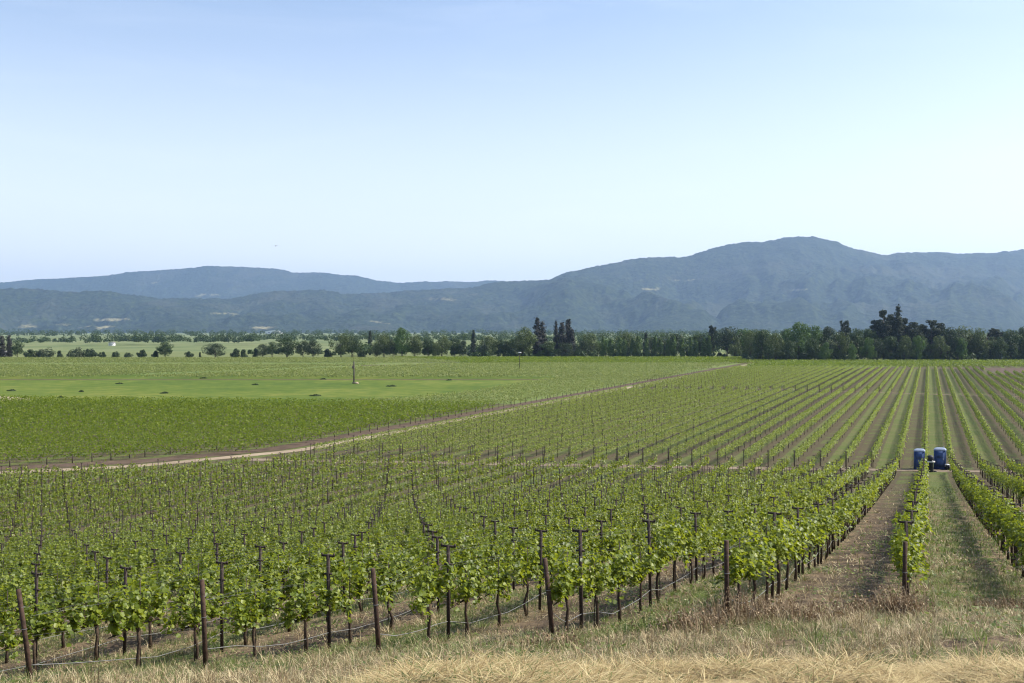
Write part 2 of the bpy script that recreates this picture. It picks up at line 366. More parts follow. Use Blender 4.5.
def hill(name, prof, R0, R1, back, px0, px1, step, spur, seed, clear=(), foot=None):
    px = np.arange(px0, px1, step); py = np.interp(px, [p[0] for p in prof], [p[1] for p in prof])
    k = np.hanning(int(9 / step) | 1); k /= k.sum(); h = len(k) // 2; py = np.convolve(np.pad(py, h, 'edge'), k, 'valid')
    u = (px - 512) / F
    Rd = np.interp(px, [0, 1024], [R1[0], R1[1]]) + 350 * (fbm(px / 90, px * 0, 3, seed) - .5)
    top = CAMZ + (HY - py) / F * Rd
    ts = np.concatenate([np.linspace(0, 1, 150), 1 + np.linspace(.02, 1, 14) * back])
    T, U = np.meshgrid(ts, u, indexing='ij'); PX = U * F + 512
    R = R0 + (Rd[None] - R0) * T
    X = U * R; Y = R
    tt = np.clip(T, 0, 1)
    # spurs running down from the ridge, gullies between
    wpx = PX + 60 * (fbm(X / 900, Y / 900, 3, seed + 20) - .5)
    sp = fbm(wpx / 55, T * 1.3, 4, seed + 1)
    ridged = 1 - np.abs(2 * fbm(X / 1100, Y / 1500, 4, seed + 4) - 1)
    base = tt ** 1.45
    env = np.sin(np.pi * np.clip(tt, 0, 1) ** .9) ** 1.0
    Z = top[None] * (base + env * spur * ((sp - .5) * 1.1 + (ridged - .72) * .9))
    Z = Z + (fbm(X / 110, Y / 300, 3, seed + 31) - .5) * 26 * np.clip(T * 3, 0, 1)
    lump = fbm(X / 260, Y / 260, 4, seed + 9)
    Z = Z + env * (lump - .5) * 110
    Z = np.where(T > 1, top[None] * (1 - ((T - 1) / back) ** 1.5 * 1.0), Z)
    # keep the body of the hill below the line of sight to its crest
    lim = CAMZ + (top[None] - CAMZ) * R / Rd[None] * .985 - 2
    Z = np.where(T < .97, np.minimum(Z, lim), Z)
    tree = fbm(X / 16, Y / 22, 2, seed + 12)
    Z = Z + (tree - .5) * 12 * np.clip(T * 6, 0, 1)
    Z = np.where(T < .004, -.5, Z); Z = np.maximum(Z, -.5)
    n1, n2 = X.shape
    v = np.stack([X.ravel(), Y.ravel(), Z.ravel()], -1)
    i, j = np.meshgrid(np.arange(n2 - 1), np.arange(n1 - 1)); a = (j * n2 + i).ravel()
    me = mesh(name, v, np.stack([a, a + 1, a + n2 + 1, a + n2], -1), M_hill, smooth=False)
    sy = HY - (Z - CAMZ) / R * F
    cl = np.zeros_like(Z); wa = (fbm(X / 120, Y / 200, 4, 71) - .5) * 34; wb = (fbm(X / 150, Y / 260, 4, 72) - .5) * 7
    for (cx, cy, w, hh, s) in clear:
        cl = np.maximum(cl, s * np.exp(-(((PX + wa - cx) / w) ** 2 + ((sy + wb - cy) / hh) ** 2)))
    at = me.attributes.new('clearing', 'FLOAT', 'POINT'); at.data.foreach_set('value', cl.ravel().astype(np.float32))
    o = link(name, me); o['kind'] = 'structure'; return o
back_prof = [(-200, 292), (-60, 287), (0, 283), (25, 280), (50, 278.5), (75, 277.5), (110, 275), (130, 272), (165, 270), (200, 267), (215, 266), (240, 266.5), (262, 267.5), (280, 269.5),
             (295, 273), (308, 272), (330, 273), (345, 276), (357, 275.5), (375, 280), (395, 282.5), (420, 282.5), (445, 281), (465, 282), (482, 281), (500, 281), (560, 292), (700, 318)]
front_prof = [(-250, 286), (-80, 288), (0, 289), (40, 290), (75, 292), (110, 292), (140, 295.5), (165, 298.5), (200, 299), (235, 298), (255, 294), (275, 291), (300, 291), (320, 290), (345, 294),
              (370, 293), (400, 291.5), (420, 291), (440, 289.5), (460, 288), (475, 287), (490, 283), (503, 281), (520, 281), (537, 281), (550, 279.5), (570, 272), (590, 267), (610, 264),
              (630, 259), (650, 257), (668, 257), (680, 258), (695, 254), (715, 248), (735, 243), (760, 242), (778, 239), (800, 236.5), (815, 237), (835, 242), (855, 249), (875, 253),
              (888, 255.5), (905, 253), (920, 252), (940, 252.5), (960, 253.5), (985, 254), (1000, 252), (1024, 250), (1100, 245), (1180, 252), (1350, 270)]
hill('hill_ridge', back_prof, 7600, (9800, 9800), .25, -220, 700, 1.0, .1, 41, clear=[(155, 283, 7, 2, .6), (205, 295, 12, 1.5, .7), (235, 297, 12, 1.3, .6)])
hill('hill_range', front_prof, 4300, (5700, 7000), .22, -260, 1320, 1.0, .62, 11,
     clear=[(115, 320, 22, 2.2, .9), (98, 327, 8, 2, .9), (30, 327, 20, 2.5, .7), (265, 328, 17, 3.2, 1.1), (70, 326, 14, 1.6, .7), (375, 322, 20, 1.3, .8), (445, 300, 16, 2.0, .7), (478, 294, 9, 1.5, .6),
            (225, 314, 14, 1.8, .6), (650, 287, 12, 1.8, .9), (680, 281, 10, 1.5, .7), (700, 281, 16, 1.3, .7), (798, 291, 13, 1.4, 1.0), (757, 294, 5, 1.5, .6), (755, 302, 10, 1.4, .4)])

# haze over the valley: a closed box of thin air
hz = G(); hz.box((0, 5400, 374), (34000, 14800, 750))
m, nt, out = newmat('haze_air')
pv = nt.nodes.new('ShaderNodeVolumePrincipled'); pv.inputs['Color'].default_value = (.46, .66, 1.0, 1)
pv.inputs['Density'].default_value = 0.000064; pv.inputs['Anisotropy'].default_value = .35
nt.links.new(pv.outputs[0], out.inputs['Volume'])
setp(link('haze', hz.mesh('haze', m)), 'pale blue haze over the valley and hills', 'haze', kind='stuff')

# ------------------------------------------------------------------ grapevines
def unit(a): return a / (np.linalg.norm(a, axis=-1, keepdims=True) + 1e-12)
def leaves(c, nrm, size, detail=2, rng=RNG):
    """leaf faces at c facing nrm. detail 2: folded lobed leaf of two quads, 1: one kite"""
    n = len(c); r = unit(rng.normal(size=(n, 3))); a = unit(np.cross(nrm, r)); b = np.cross(nrm, a); s = size[:, None]
    if detail == 2:
        pts = [(0, 0, 0), (-.52, .22, .16), (-.40, .82, .12), (0, 1.0, -.06), (.40, .82, .12), (.52, .22, .16)]
        v = np.stack([c + s * (p[0] * a + (p[1] - .45) * b + p[2] * nrm) for p in pts], 1).reshape(-1, 3)
        k = np.arange(n)[:, None] * 6
        return v, np.concatenate([k + [[0, 3, 2, 1]], k + [[0, 5, 4, 3]]])
    v = np.stack([c + s * (p[0] * a + p[1] * b) for p in ((0, -.5), (.46, .05), (0, .5), (-.46, -.05))], 1).reshape(-1, 3)
    return v, np.arange(n * 4).reshape(-1, 4)
def vine_leaf_points(rng, nsh, per, half=.74, h0=.80, top=1.5, spread=.13):
    """leaf positions along the shoots of one vine, local x along the row"""
    out = []; nr = []; rel = []
    for s in range(nsh):
        x0 = (s + .5) / nsh * 2 * half - half + rng.normal() * .05
        droop = rng.random() < .14
        side = rng.choice([-1, 1]); L = (top - h0) * (rng.uniform(.5, 1.28) if not droop else rng.uniform(.5, .8))
        t = (np.arange(per) + rng.random(per)) / per
        lean = rng.normal(0, spread) + side * .08; lx = rng.normal(0, .2)
        if droop:
            z = h0 + .18 * np.sin(t * 2.6) - .26 * t ** 2; y = side * (.06 + .26 * t); x = x0 + lx * t
        else:
            z = h0 + L * t; y = side * .03 + lean * t * L * 1.6; x = x0 + lx * t * L
        p = np.stack([x + 0 * t, y + 0 * t, z], -1) + rng.normal(0, .045, (per, 3))
        out.append(p)
        o = np.stack([rng.normal(0, .5, per), np.sign(p[:, 1] + rng.normal(0, .1, per)) * .55 + rng.normal(0, .4, per), .75 + rng.normal(0, .4, per)], -1)
        nr.append(unit(o))
    return np.vstack(out), np.vstack(nr)
RZ = math.pi / 2 - TH
def place(v, x, y, z, rz, sc=1.0):
    c, s = math.cos(rz), math.sin(rz); v = v * sc
    return np.stack([v[:, 0] * c - v[:, 1] * s + x, v[:, 0] * s + v[:, 1] * c + y, v[:, 2] + z], -1)

# prototypes of near vines
protos = []
for k in range(10):
    rng = np.random.default_rng(100 + k)
    c, n = vine_leaf_points(rng, 19, 34, top=1.36 + .12 * rng.random(), half=.56 + .14 * rng.random())
    lv, lf = leaves(c, n, rng.uniform(.045, .105, len(c)), 2, rng)
    fol = mesh('foliage', lv, lf, M_vine)
    g = G(); b1, b2 = rng.normal(0, .03, 2)
    zt = .70 + .08 * rng.random()
    g.tube([(0, 0, -.06), (b1, b2, .25), (b2 * .6, b1, .5), (0, 0, zt)], [.04, .03, .027, .034], 7)
    for s in (-1, 1):
        g.tube([(0, 0, zt - .02), (s * .12, .01, zt + .07), (s * .4, rng.normal(0, .02), zt + .06), (s * .70, 0, zt + .05)], [.028, .022, .018, .010], 6)
    tr = g.mesh('trunk', M_bark, True)
    g = G(); g.tube([(.05, .0, -.05), (.05 + rng.normal(0, .02), .01, 1.42 + .12 * rng.random())], .009, 5); stk = g.mesh('stake', M_rust)
    protos.append((fol, tr, stk))

def first_depth(X):
    """depth at which a row starts, by the headland"""
    return 15.1 if X < -1.5 else (16.9 if X < 1 else 17.4)
AVW = 1.7
vines = []; posts = []; anchors = []; rows_near = []
kmin, kmax = -44, 14
for k in range(kmin, kmax):
    X = X0 + SP * k
    # near section, from the headland to the farm track
    Y = np.arange(15.5 - .0, 140, PSP); x, y = fromrow(X, Y)
    d0 = first_depth(X)
    ok = (y > d0 + .6) & (y < D_AV(x) - AVW - .8)
    if X < XR + 5:                         # rows left of the road line end at the road
        lim = np.interp(x, [-190, -120, -75, -52, -39, -26], [78, 84, 90, 95, 101, 106])
        ok &= y < lim - np.interp(x, [-60, -46, -36], [8, 8, 9.5])
    posts += [(a_, b_, k) for a_, b_ in zip(x[ok], y[ok])]
    Yv = np.arange(15.5 + VSP / 2 - 2 * VSP, 140, VSP); x, y = fromrow(X, Yv)
    ok = (y > d0 + .5) & (y < D_AV(x) - AVW - .6)
    if X < XR + 5:
        lim = np.interp(x, [-190, -120, -75, -52, -39, -26], [78, 84, 90, 95, 101, 106]); ok &= y < lim - np.interp(x, [-60, -46, -36], [7.5, 7.5, 9.0])
    vines += [(a_, b_, k) for a_, b_ in zip(x[ok], y[ok])]
    # where the row begins
    Ya = (d0 + X * ST) / CT; xa, ya = fromrow(X, Ya)
    anchors.append((xa, ya, k))
def inview(x, y, m=0.0): return abs(x) < (.5146 + m) * y
nearv = sorted([q for q in vines if inview(q[0], q[1], .012)], key=lambda q: q[1])[:300]
nearset = set(nearv)
restv = [q for q in vines if q not in nearset and inview(q[0], q[1], .16 + 3 / q[1])]
ORD = ['', 'first', 'second', 'third', 'fourth', 'fifth', 'sixth', 'seventh', 'eighth', 'ninth', 'tenth', 'eleventh', 'twelfth', 'thirteenth', 'fourteenth', 'fifteenth', 'sixteenth',
       'seventeenth', 'eighteenth', 'nineteenth', 'twentieth']
def ordi(n):
    if n <= 20: return ORD[n]
    if n < 30: return 'twenty-' + ORD[n - 20]
    if n == 30: return 'thirtieth'
    if n < 40: return 'thirty-' + ORD[n - 30]
    if n == 40: return 'fortieth'
    return 'forty-' + ORD[n - 40] if n < 50 else str(n) + 'th'
def rowname(k):
    if k == 0: return 'of the row leading to the toilets'
    return f"of the {ordi(abs(k))} row {'left' if k < 0 else 'right'} of the toilets"
cnt = {}
for q, (x, y, k) in enumerate(nearv):
    cnt[k] = cnt.get(k, 0) + 1
    z = float(gz(x, y)); rng = random.Random(q)
    r = empty('grapevine', (x, y, z), RZ + (math.pi if rng.random() < .5 else 0) + rng.uniform(-.08, .08))
    s = rng.uniform(.9, 1.08) * (1.0 if y > 20 else .97); r.scale = (s, s, s * rng.uniform(.88, 1.08))
    setp(r, f'green grapevine, {ordi(cnt[k])} from the front ' + rowname(k), 'grapevine', 'grapevines on the near slope')
    for nm, me in zip(('foliage', 'trunk', 'stake'), protos[rng.randrange(10)]): link(nm, me, r)

# the remaining vines of this field and of the blocks beyond: one mass
SV, SF, SM = [], [], []; nacc = 0
def acc(v, f, mi):
    global nacc
    SV.append(v.astype(np.float32)); SF.append((f + nacc).astype(np.int32)); SM.append(np.full(len(f), mi, np.int8)); nacc += len(v)
protoleaf = {}
for lod, (nsh, per, s0, s1) in enumerate([(18, 28, .06, .11), (14, 17, .09, .15), (11, 10, .13, .2)]):
    for k in range(8):
        rng = np.random.default_rng(500 + lod * 20 + k)
        c, n = vine_leaf_points(rng, nsh, per, half=.66, top=1.42)
        protoleaf[lod, k] = leaves(c, n, rng.uniform(s0, s1, len(c)), 2 if lod == 0 else 1, rng)
wood = G(); stk_ = G()
for (x, y, k) in restv:
    lod = 0 if y < 55 else (1 if y < 80 else 2)
    lv, lf = protoleaf[lod, random.randrange(8)]
    z = float(gz(x, y)); acc(place(lv, x, y, z, RZ + (math.pi if random.random() < .5 else 0), random.uniform(.9, 1.08)), lf, 0)
    if y > 40: stk_.box((x, y, z + .8), (.028, .028, 1.6 + random.uniform(-.15, .08)), RZ)
    if y < 80: wood.tube([(x, y, z - .05), (x + random.uniform(-.03, .03), y, z + .4), (x, y, z + .8)], [.035, .028, .03], 4, False)

def far_row(x, y, per_m, h0, h1, half, size, mi, step=None, gap=.0):
    """canopy of a stretch of row as leaf faces around the sample line x,y (arrays 1 sample per metre)"""
    n = len(x); m = per_m
    k = np.repeat(np.arange(n), m); N = len(k)
    t = RNG.random(N)
    if n < 2: return
    dx = np.gradient(x)[k]; dy = np.gradient(y)[k]; ln = np.hypot(dx, dy) + 1e-9; dx, dy = dx / ln, dy / ln
    vig = .82 + .3 * fbm(x * .21 + 5, y * .21, 3, 77)          # vigour changes along the row
    o = RNG.normal(0, half * .5, N)
    zz = h0 + (h1 - h0) * RNG.random(N) ** .8 * vig[k] * (1 - .35 * np.clip(np.abs(o) / half, 0, 1))
    cx = x[k] + dx * t - dy * o; cy = y[k] + dy * t + dx * o
    c = np.stack([cx, cy, gz(cx, cy) + zz], -1)
    sgn = np.sign(o + RNG.normal(0, .1, N))
    nr = unit(np.stack([-dy * sgn * .6 + RNG.normal(0, .4, N), dx * sgn * .6 + RNG.normal(0, .4, N), .75 + RNG.normal(0, .35, N)], -1))
    if gap: keep = RNG.random(N) > gap; c, nr = c[keep], nr[keep]
    v, f = leaves(c, nr, RNG.uniform(size * .75, size * 1.25, len(c)), 1); acc(v, f, mi)
# far section of the same field, beyond the farm track
farposts = []
DEND = 352
for k in range(-26, 34):
    X = X0 + SP * k
    if X < XR + 4.5: continue
    for (a_, b_) in ((0, 214), (219, DEND)):
        Y = np.arange(90, 450, 1.0); x, y = fromrow(X, Y)
        s = (y > D_AV(x) + AVW + .2) & (y > (a_ if a_ == 0 else 226 - .1 * x)) & (y < (221 - .1 * x if b_ == 214 else DEND)) & (np.abs(x) < .60 * y)
        s &= ~((x / y > (984 - 512) / F) & (y > 305))
        x, y = x[s], y[s]
        if len(x) < 4: continue
        for lo, hi, pm, sz in ((0, 135, 80, .15), (135, 190, 55, .18), (190, 280, 40, .22), (280, 1000, 28, .28)):
            q = (y >= lo) & (y < hi)
            if q.sum() > 2: far_row(x[q], y[q], pm, .66, 1.52, .33, sz, 1)
        farposts += [(a, b) for a, b in zip(x[::4], y[::4])] + [(x[0] - .2, y[0] - .9)]
# block left of the dirt road; rows cross the view
def line_rows(origin, dirv, n, sp, length, inside, lods, h0, h1, half, mi, gap=0.0, post=0):
    d = np.array(dirv) / np.hypot(*dirv); nrm = np.array([-d[1], d[0]])
    if nrm[1] < 0: nrm = -nrm
    for r in range(n):
        o = np.array(origin) + nrm * sp * r; t = np.arange(0, length, 1.0)
        x = o[0] + d[0] * t; y = o[1] + d[1] * t; s = inside(x, y) & (np.abs(x) < .62 * y)
        x, y = x[s], y[s]
        if len(x) < 4: continue
        for lo, hi, pm, sz in lods:
            q = (y >= lo) & (y < hi)
            if q.sum() > 2: far_row(x[q], y[q], pm, h0, h1, half, sz, mi, gap=gap)
        if post: farposts.extend((a, b) for a, b in zip(x[::post], y[::post]) if b < 260)
def in_left(x, y):
    Xr, _ = rowc(x, y)
    lim = np.interp(x, [-190, -120, -75, -52, -42, -30], [78, 84, 90, 95, 101.5, 106]) + 3.7
    far = np.interp((x / y) * F + 512, [-300, 0, 250, 480, 560], [190, 190, 183, 176, 150])
    return (Xr < XR - 3.7) & (y > lim) & (y < far)
line_rows((-130, 62), (1, .0), 60, 2.3, 260, in_left, ((0, 130, 42, .2), (130, 500, 26, .26)), .35, 1.62, .5, 2, post=0)
# edge rows of the same block along its near side show their trunks
def in_young(x, y):
    Xr, _ = rowc(x, y); px = (x / y) * F + 512
    top = np.interp(px, [-300, 330, 400, 470, 520, 560, 585, 600], [0, 183, 192, 213, 245, 280, 297, 999])
    near = np.interp(px, [-300, 250, 480, 560], [190, 183, 176, 215]); near = np.where(px > 480, 150, near)
    return (Xr < XR - 3.8) & (y > near) & (y < top)
DT = lambda py: 12.5 * F / (py - HY)      # depth at which canopy tops stand at a level of the photograph
def in_pale(x, y):
    g2 = DT(362) + np.clip(x + 60, 0, 200) * .2
    return (rowc(x, y)[0] < XR - 5) & (y > DT(375) + np.clip(x, -200, 0) * 0 + 4) & (y < DT(356.6)) & ~((y > DT(361.8)) & ((x / y) * F + 512 > 390 + 1.1 * (DT(356.2) - y))) & (np.abs(y - g2) > 12) & ~((np.abs(y - (300 + (x + 100) * 1.35)) < 11) & (x < -30))
line_rows((-300, 170), (1, 0.0), 110, 2.9, 620, lambda x, y: in_young(x, y) & (y < dflat(375)), ((0, 260, 14, .3), (260, 900, 9, .38)), .3, 1.25, .35, 3)
line_rows((-330, 278), (1, 0.0), 76, 2.6, 720, in_pale, ((0, 9000, 8, .42),), .55, 1.35, .4, 3)
def in_band(x, y):
    Xr, _ = rowc(x, y); px = (x / y) * F + 512
    return np.where(Xr > XR + 4, (y > DEND + 12) & (y < 424), (y > DT(361.2)) & (y < DT(356.2)) & (px > 390 + 1.1 * (DT(356.2) - y)))
line_rows((-330, 364), (1, 0), 52, 2.3, 760, in_band, ((0, 9000, 8, .45),), .3, 1.5, .5, 2)
v = np.vstack(SV); f = np.vstack(SF); mi = np.concatenate(SM)
wv, wf = wood.arrays()
me = mesh('grapevine_rows', np.vstack([v, wv]), [f, np.vstack(wf) + len(v)], [M_vine, M_vine_far, M_vine_left, M_vine_pale, M_bark],
          np.concatenate([mi, np.full(sum(len(q) for q in wf), 4, np.int8)]))
setp(link('grapevine_rows', me), 'rows of green grapevines covering the slope and the valley floor', 'grapevines', kind='stuff')

# ------------------------------------------------------------------ trellis posts
g = G(); g.box((0, 0, .81), (.036, .055, 1.82)); PM = g.mesh('post', M_rust)
g = G(); g.box((0, 0, 0), (.03, .27, .035)); g.box((0, -.125, .02), (.036, .02, .05)); g.box((0, .125, .02), (.036, .02, .05)); AM = g.mesh('crossarm', M_rust)
g = G(); g.box((0, 0, 0), (.03, .15, .03)); AM2 = g.mesh('crossarm', M_rust)
nearp = sorted([q for q in posts if inview(q[0], q[1], .004)], key=lambda q: q[1])[:290]
ns = set(nearp); cnt = {}
for q, (x, y, k) in enumerate(nearp):
    cnt[k] = cnt.get(k, 0) + 1; rng = random.Random(q + 999)
    r = empty('trellis_post', (x, y, float(gz(x, y))), RZ + rng.uniform(-.06, .06)); r.rotation_euler[0] = rng.uniform(-.025, .025); r.rotation_euler[1] = rng.uniform(-.03, .03)
    r.scale = (1, 1, rng.uniform(.96, 1.05))
    setp(r, f'T-topped trellis post, {ordi(cnt[k])} from the front ' + rowname(k), 'trellis post', 'trellis posts in the near field')
    link('post', PM, r); link('crossarm', AM, r, (0, 0, 1.70)); link('crossarm', AM2, r, (0, 0, 1.38))
g = G(); g.add(*[np.vstack(stk_.v), np.vstack(stk_.q)])
for (x, y, k) in [q for q in posts if q not in ns and inview(q[0], q[1], .15 + 3 / q[1])]:
    z = float(gz(x, y)); g.box((x, y, z + .82), (.04, .06, 1.8), RZ); g.box((x, y, z + 1.70), (.035, .27, .04), RZ)
for (x, y) in farposts:
    if y < 240: g.box((x, y, .82), (.04, .055, 1.64 + random.uniform(-.15, .1)), RZ + random.uniform(-.2, .2)); g.box((x, y, 1.58), (.035, .22, .035), RZ)
    else: g.box((x, y, .82), (.08, .08, 1.64), RZ)
# posts standing at the edge of the block beyond the dirt road
Lr = np.array([(-120, 88), (-75, 93.6), (-52, 98.6), (-43, 104.5), RP(XR - 3.7, 110), RP(XR - 3.7, 250), RP(XR - 3.7, 330)])
tl = np.concatenate([[0], np.cumsum(np.linalg.norm(np.diff(Lr, axis=0), axis=1))])
for s in np.cumsum(RNG.uniform(1.4, 3.4, int(tl[-1] / 2.4))):
    x = np.interp(s, tl, Lr[:, 0]); y = np.interp(s, tl, Lr[:, 1]); g.box((x, y, .38), (.08, .08, .9 + random.uniform(-.25, .25)))
setp(link('trellis_posts', g.mesh('trellis_posts', M_rust)), 'small dark trellis posts repeating through the farther vine rows', 'trellis posts', kind='stuff')

# leaning anchor posts at the near row ends
AN = {-5: ('leftmost leaning dark end post in the lower left corner', 1.52, -.12), -4: ('straight rusty end post, second from the left along the front', 1.42, -.03),
      -3: ('brown wooden end post, third from the left along the front', 1.38, -.07), -2: ('leaning rusty end post, fourth from the left along the front', 1.22, -.11),
      -1: ('reddish end post standing in tall dry weeds', 1.25, -.02), 0: ('end post among the leaves of the vine row leading to the toilets', 1.3, .0),
      -6: None, 1: None}
for (x, y, k) in anchors:
    if AN.get(k) is None: continue
    lab, h, lean = AN[k]
    z = float(gz(x, y)); g = G()
    g.tube([(0, 0, -.15), (lean * .5 * h, -.02, h * .5), (lean * h, -.05, h)], [.04, .037, .036], 9)
    r = empty('end_post', (x, y, z)); link('post', g.mesh('post', M_anchor, True), r)
    for zz in (.82, .6):
        g = G(); g.tube([(lean * h * zz + .041 * math.cos(q), -.03 + .041 * math.sin(q), h * zz) for q in np.linspace(0, 6.28, 12)], .005, 4)
        link('wire_tie', g.mesh('wire_tie', M_wire), r)
    setp(r, lab, 'end post', 'leaning end posts along the front')

# wires and drip hoses, one set per row
ipk = {}
for (x, y, k) in posts: ipk.setdefault(k, []).append((x, y))
for k in range(-22, 5):
    X = X0 + SP * k; ax, ay = [(a, b) for a, b, kk in anchors if kk == k][0]
    pts = [(a, b) for a, b in sorted(ipk.get(k, []), key=lambda p: p[1]) if inview(a, b, .25)]
    if len(pts) < 3: continue
    pts = pts[:16]
    r = empty('wire_trellis', (pts[0][0], pts[0][1], float(gz(*pts[0])))); o0 = np.array(r.location)
    setp(r, 'thin trellis wires ' + rowname(k), 'wires', 'trellis wires')
    A = np.array([[a, b, gz(a, b)] for a, b in pts])
    nn = np.array([CT, -ST, 0])
    for (h, off) in ((.80, 0), (1.34, .07), (1.34, -.07), (1.62, .13), (1.62, -.13)):
        g = G(); L = A + [0, 0, h] + nn * off
        if inview(ax, ay, .2): L = np.vstack([[ax, ay, gz(ax, ay) + min(h, 1.1)], L])
        g.tube(L, .0013, 3, False); link('wire', g.mesh('wire', M_wire), r, -o0)
    g = G(); L = []
    for a, b in zip(([[ax, ay, float(gz(ax, ay))]] if inview(ax, ay, .2) else []) + A[:-1].tolist(), A.tolist() if inview(ax, ay, .2) else A[1:].tolist()):
        a, b = np.array(a), np.array(b)
        for t in np.linspace(0, 1, 6)[:-1]:
            p = a + (b - a) * t; L.append([p[0], p[1], float(gz(p[0], p[1])) + .36 - .12 * math.sin(t * math.pi) + random.uniform(-.012, .012)])
    g.tube(L, .0065, 5, False)
    setp(link('drip_hose', g.mesh('drip_hose', M_hose, True)), 'grey drip hose under the vines ' + rowname(k), 'hose', 'drip hoses')

# ------------------------------------------------------------------ grass and weeds on the slope
def blades(x, y, L, az, lean, w, curl, name, mat, label):
    n = len(x); z = gz(x, y) - .01
    dx, dy = np.cos(az), np.sin(az); px_, py_ = -dy, dx
    c0 = np.stack([x, y, z], -1)
    up = np.cos(lean); out = np.sin(lean)
    d1 = np.stack([dx * out, dy * out, up], -1); l2 = np.minimum(lean + curl, 1.75); d2 = np.stack([dx * np.sin(l2), dy * np.sin(l2), np.cos(l2)], -1)
    c1 = c0 + d1 * (L * .55)[:, None]; c2 = c1 + d2 * (L * .45)[:, None]
    s = np.stack([px_, py_, 0 * px_], -1) * (w / 2)[:, None]
    v = np.stack([c0 - s, c0 + s, c1 + s * .8, c1 - s * .8, c2], 1).reshape(-1, 3)
    v[:, 2] = np.maximum(v[:, 2], np.repeat(z, 5) + .004)
    k = np.arange(n)[:, None] * 5
    return v, k + [[0, 1, 2, 3]], k + [[3, 2, 4]]
def scatter(n, d0, d1, m=.08):
    y = np.sqrt(RNG.uniform(d0 ** 2, d1 ** 2, n)); x = RNG.uniform(-1, 1, n) * (.5146 + m) * y + 0 * y; return x, y
def rowdist(x, y):
    X, _ = rowc(x, y); q = (X - X0) / SP; return np.abs(q - np.round(q)) * SP, np.floor(q).astype(int)
dry, dry2, grn = [], [], []
def addb(store, *a): store.append(blades(*a, None, None, None))
for (d0, d1, n, l0, l1, w) in ((4.0, 8.2, 150000, .05, .15, .0042), (8, 15.5, 130000, .05, .17, .006), (15, 24, 130000, .05, .2, .008), (24, 42, 90000, .08, .24, .02), (42, 75, 60000, .08, .2, .035)):
    x, y = scatter(n, d0, d1); pn = fbm(x * .55 + 3, y * .55, 4, 31); cl = fbm(x * 3.1, y * 3.1, 3, 8)
    rd, ri = rowdist(x, y); inrow = y > 16.5
    gp = np.clip((pn - .5) * 8, 0, 1)                                    # share of green grass
    gp = np.where(inrow, np.where(ri % 2 == 0, .38 + .5 * gp, .3 * gp + .06), .22 + .62 * gp) * np.where((x > 1.5) & ~inrow, .55, 1)
    right = (ri == 0) & inrow; gp = np.where(right, .42 + .5 * np.clip((y - 16) / 22, 0, 1), gp)
    bank = (y < 7.6) & (x > -1.0 + RNG.normal(0, .25, n)); gp = np.where(bank, gp * .3 + .05, gp)
    keep = np.ones(n, bool)
    till = inrow & (ri % 2 == 1); keep &= ~(till & (RNG.random(n) < .78)); keep &= ~((rd < .35) & inrow & (RNG.random(n) < .4))
    keep &= ~((cl < .47) & (RNG.random(n) < .8) & (y > 8))
    isg = RNG.random(n) < gp
    for st, sel, ll in ((dry, keep & ~isg & bank, 1.0), (dry2, keep & ~isg & ~bank, 1.0), (grn, keep & isg, .9)):
        q = sel.nonzero()[0]; m_ = len(q)
        flat = RNG.random(m_) < (.3 if st is grn else .8)
        flat = flat | (bank[q] & (RNG.random(m_) < .75)); lean = np.where(flat, RNG.uniform(1.1, 1.56, m_), np.abs(RNG.normal(0, .5, m_)))
        L = RNG.uniform(l0, l1, m_) * ll * (.3 + 1.5 * cl[q]); L = np.where(flat, L * (1.25 + .6 * (d0 < 8)), L * (1 - .45 * bank[q]))
        az = RNG.uniform(0, 6.283, m_)
        if d0 < 8: az = np.where(RNG.random(m_) < .5, RNG.normal(.2, .6, m_) + math.pi * (RNG.random(m_) < .35), az)
        st.append(blades(x[q], y[q], L, az, lean, RNG.uniform(.7, 1.4, m_) * w, RNG.uniform(.1, 1.0, m_), None, None, None))
for (d0, d1, nt_, per, w) in ((7.6, 16, 1500, 34, .006), (15, 27, 2300, 26, .009), (27, 50, 2200, 16, .016)):
    cx, cy = scatter(nt_, d0, d1); rd, ri = rowdist(cx, cy); pn = fbm(cx * .5 + 3, cy * .5, 4, 31); inrow = cy > 16.5
    keep = ~((inrow) & (ri % 2 == 1) & (RNG.random(nt_) < .6)); cx, cy, ri, pn, inrow = cx[keep], cy[keep], ri[keep], pn[keep], inrow[keep]
    g_ = RNG.random(len(cx)) < np.where(inrow & (ri % 2 == 0), .55, .30) * (.5 + np.clip((pn - .42) * 5, 0, 1)); R_ = RNG.uniform(.05, .2, len(cx)); Lt = RNG.uniform(.10, .34, len(cx)) * np.where(cy < 16, 1.0, .85)
    k = np.repeat(np.arange(len(cx)), per); n_ = len(k); a_ = RNG.uniform(0, 6.283, n_); rr = R_[k] * np.sqrt(RNG.random(n_))
    x, y = cx[k] + np.cos(a_) * rr, cy[k] + np.sin(a_) * rr
    lean = np.clip(.15 + rr / R_[k] * .9 + RNG.normal(0, .25, n_), 0, 1.5); L = Lt[k] * RNG.uniform(.5, 1.15, n_)
    for st, sel in ((grn, g_[k]), (dry2, ~g_[k])):
        st.append(blades(x[sel], y[sel], L[sel], a_[sel], lean[sel], RNG.uniform(.7, 1.4, sel.sum()) * w, RNG.uniform(.2, 1.2, sel.sum()), None, None, None))
def join(st, name, mat, label, cat):
    n = 0; V = []; Q = []; T = []
    for v, q, t in st: V.append(v); Q.append(q + n); T.append(t + n); n += len(v)
    setp(link(name, mesh(name, np.vstack(V), [np.vstack(Q), np.vstack(T)], mat)), label, cat, kind='stuff')
join(dry, 'dry_grass', M_straw, 'bright matted straw grass on the bank along the bottom edge', 'grass')
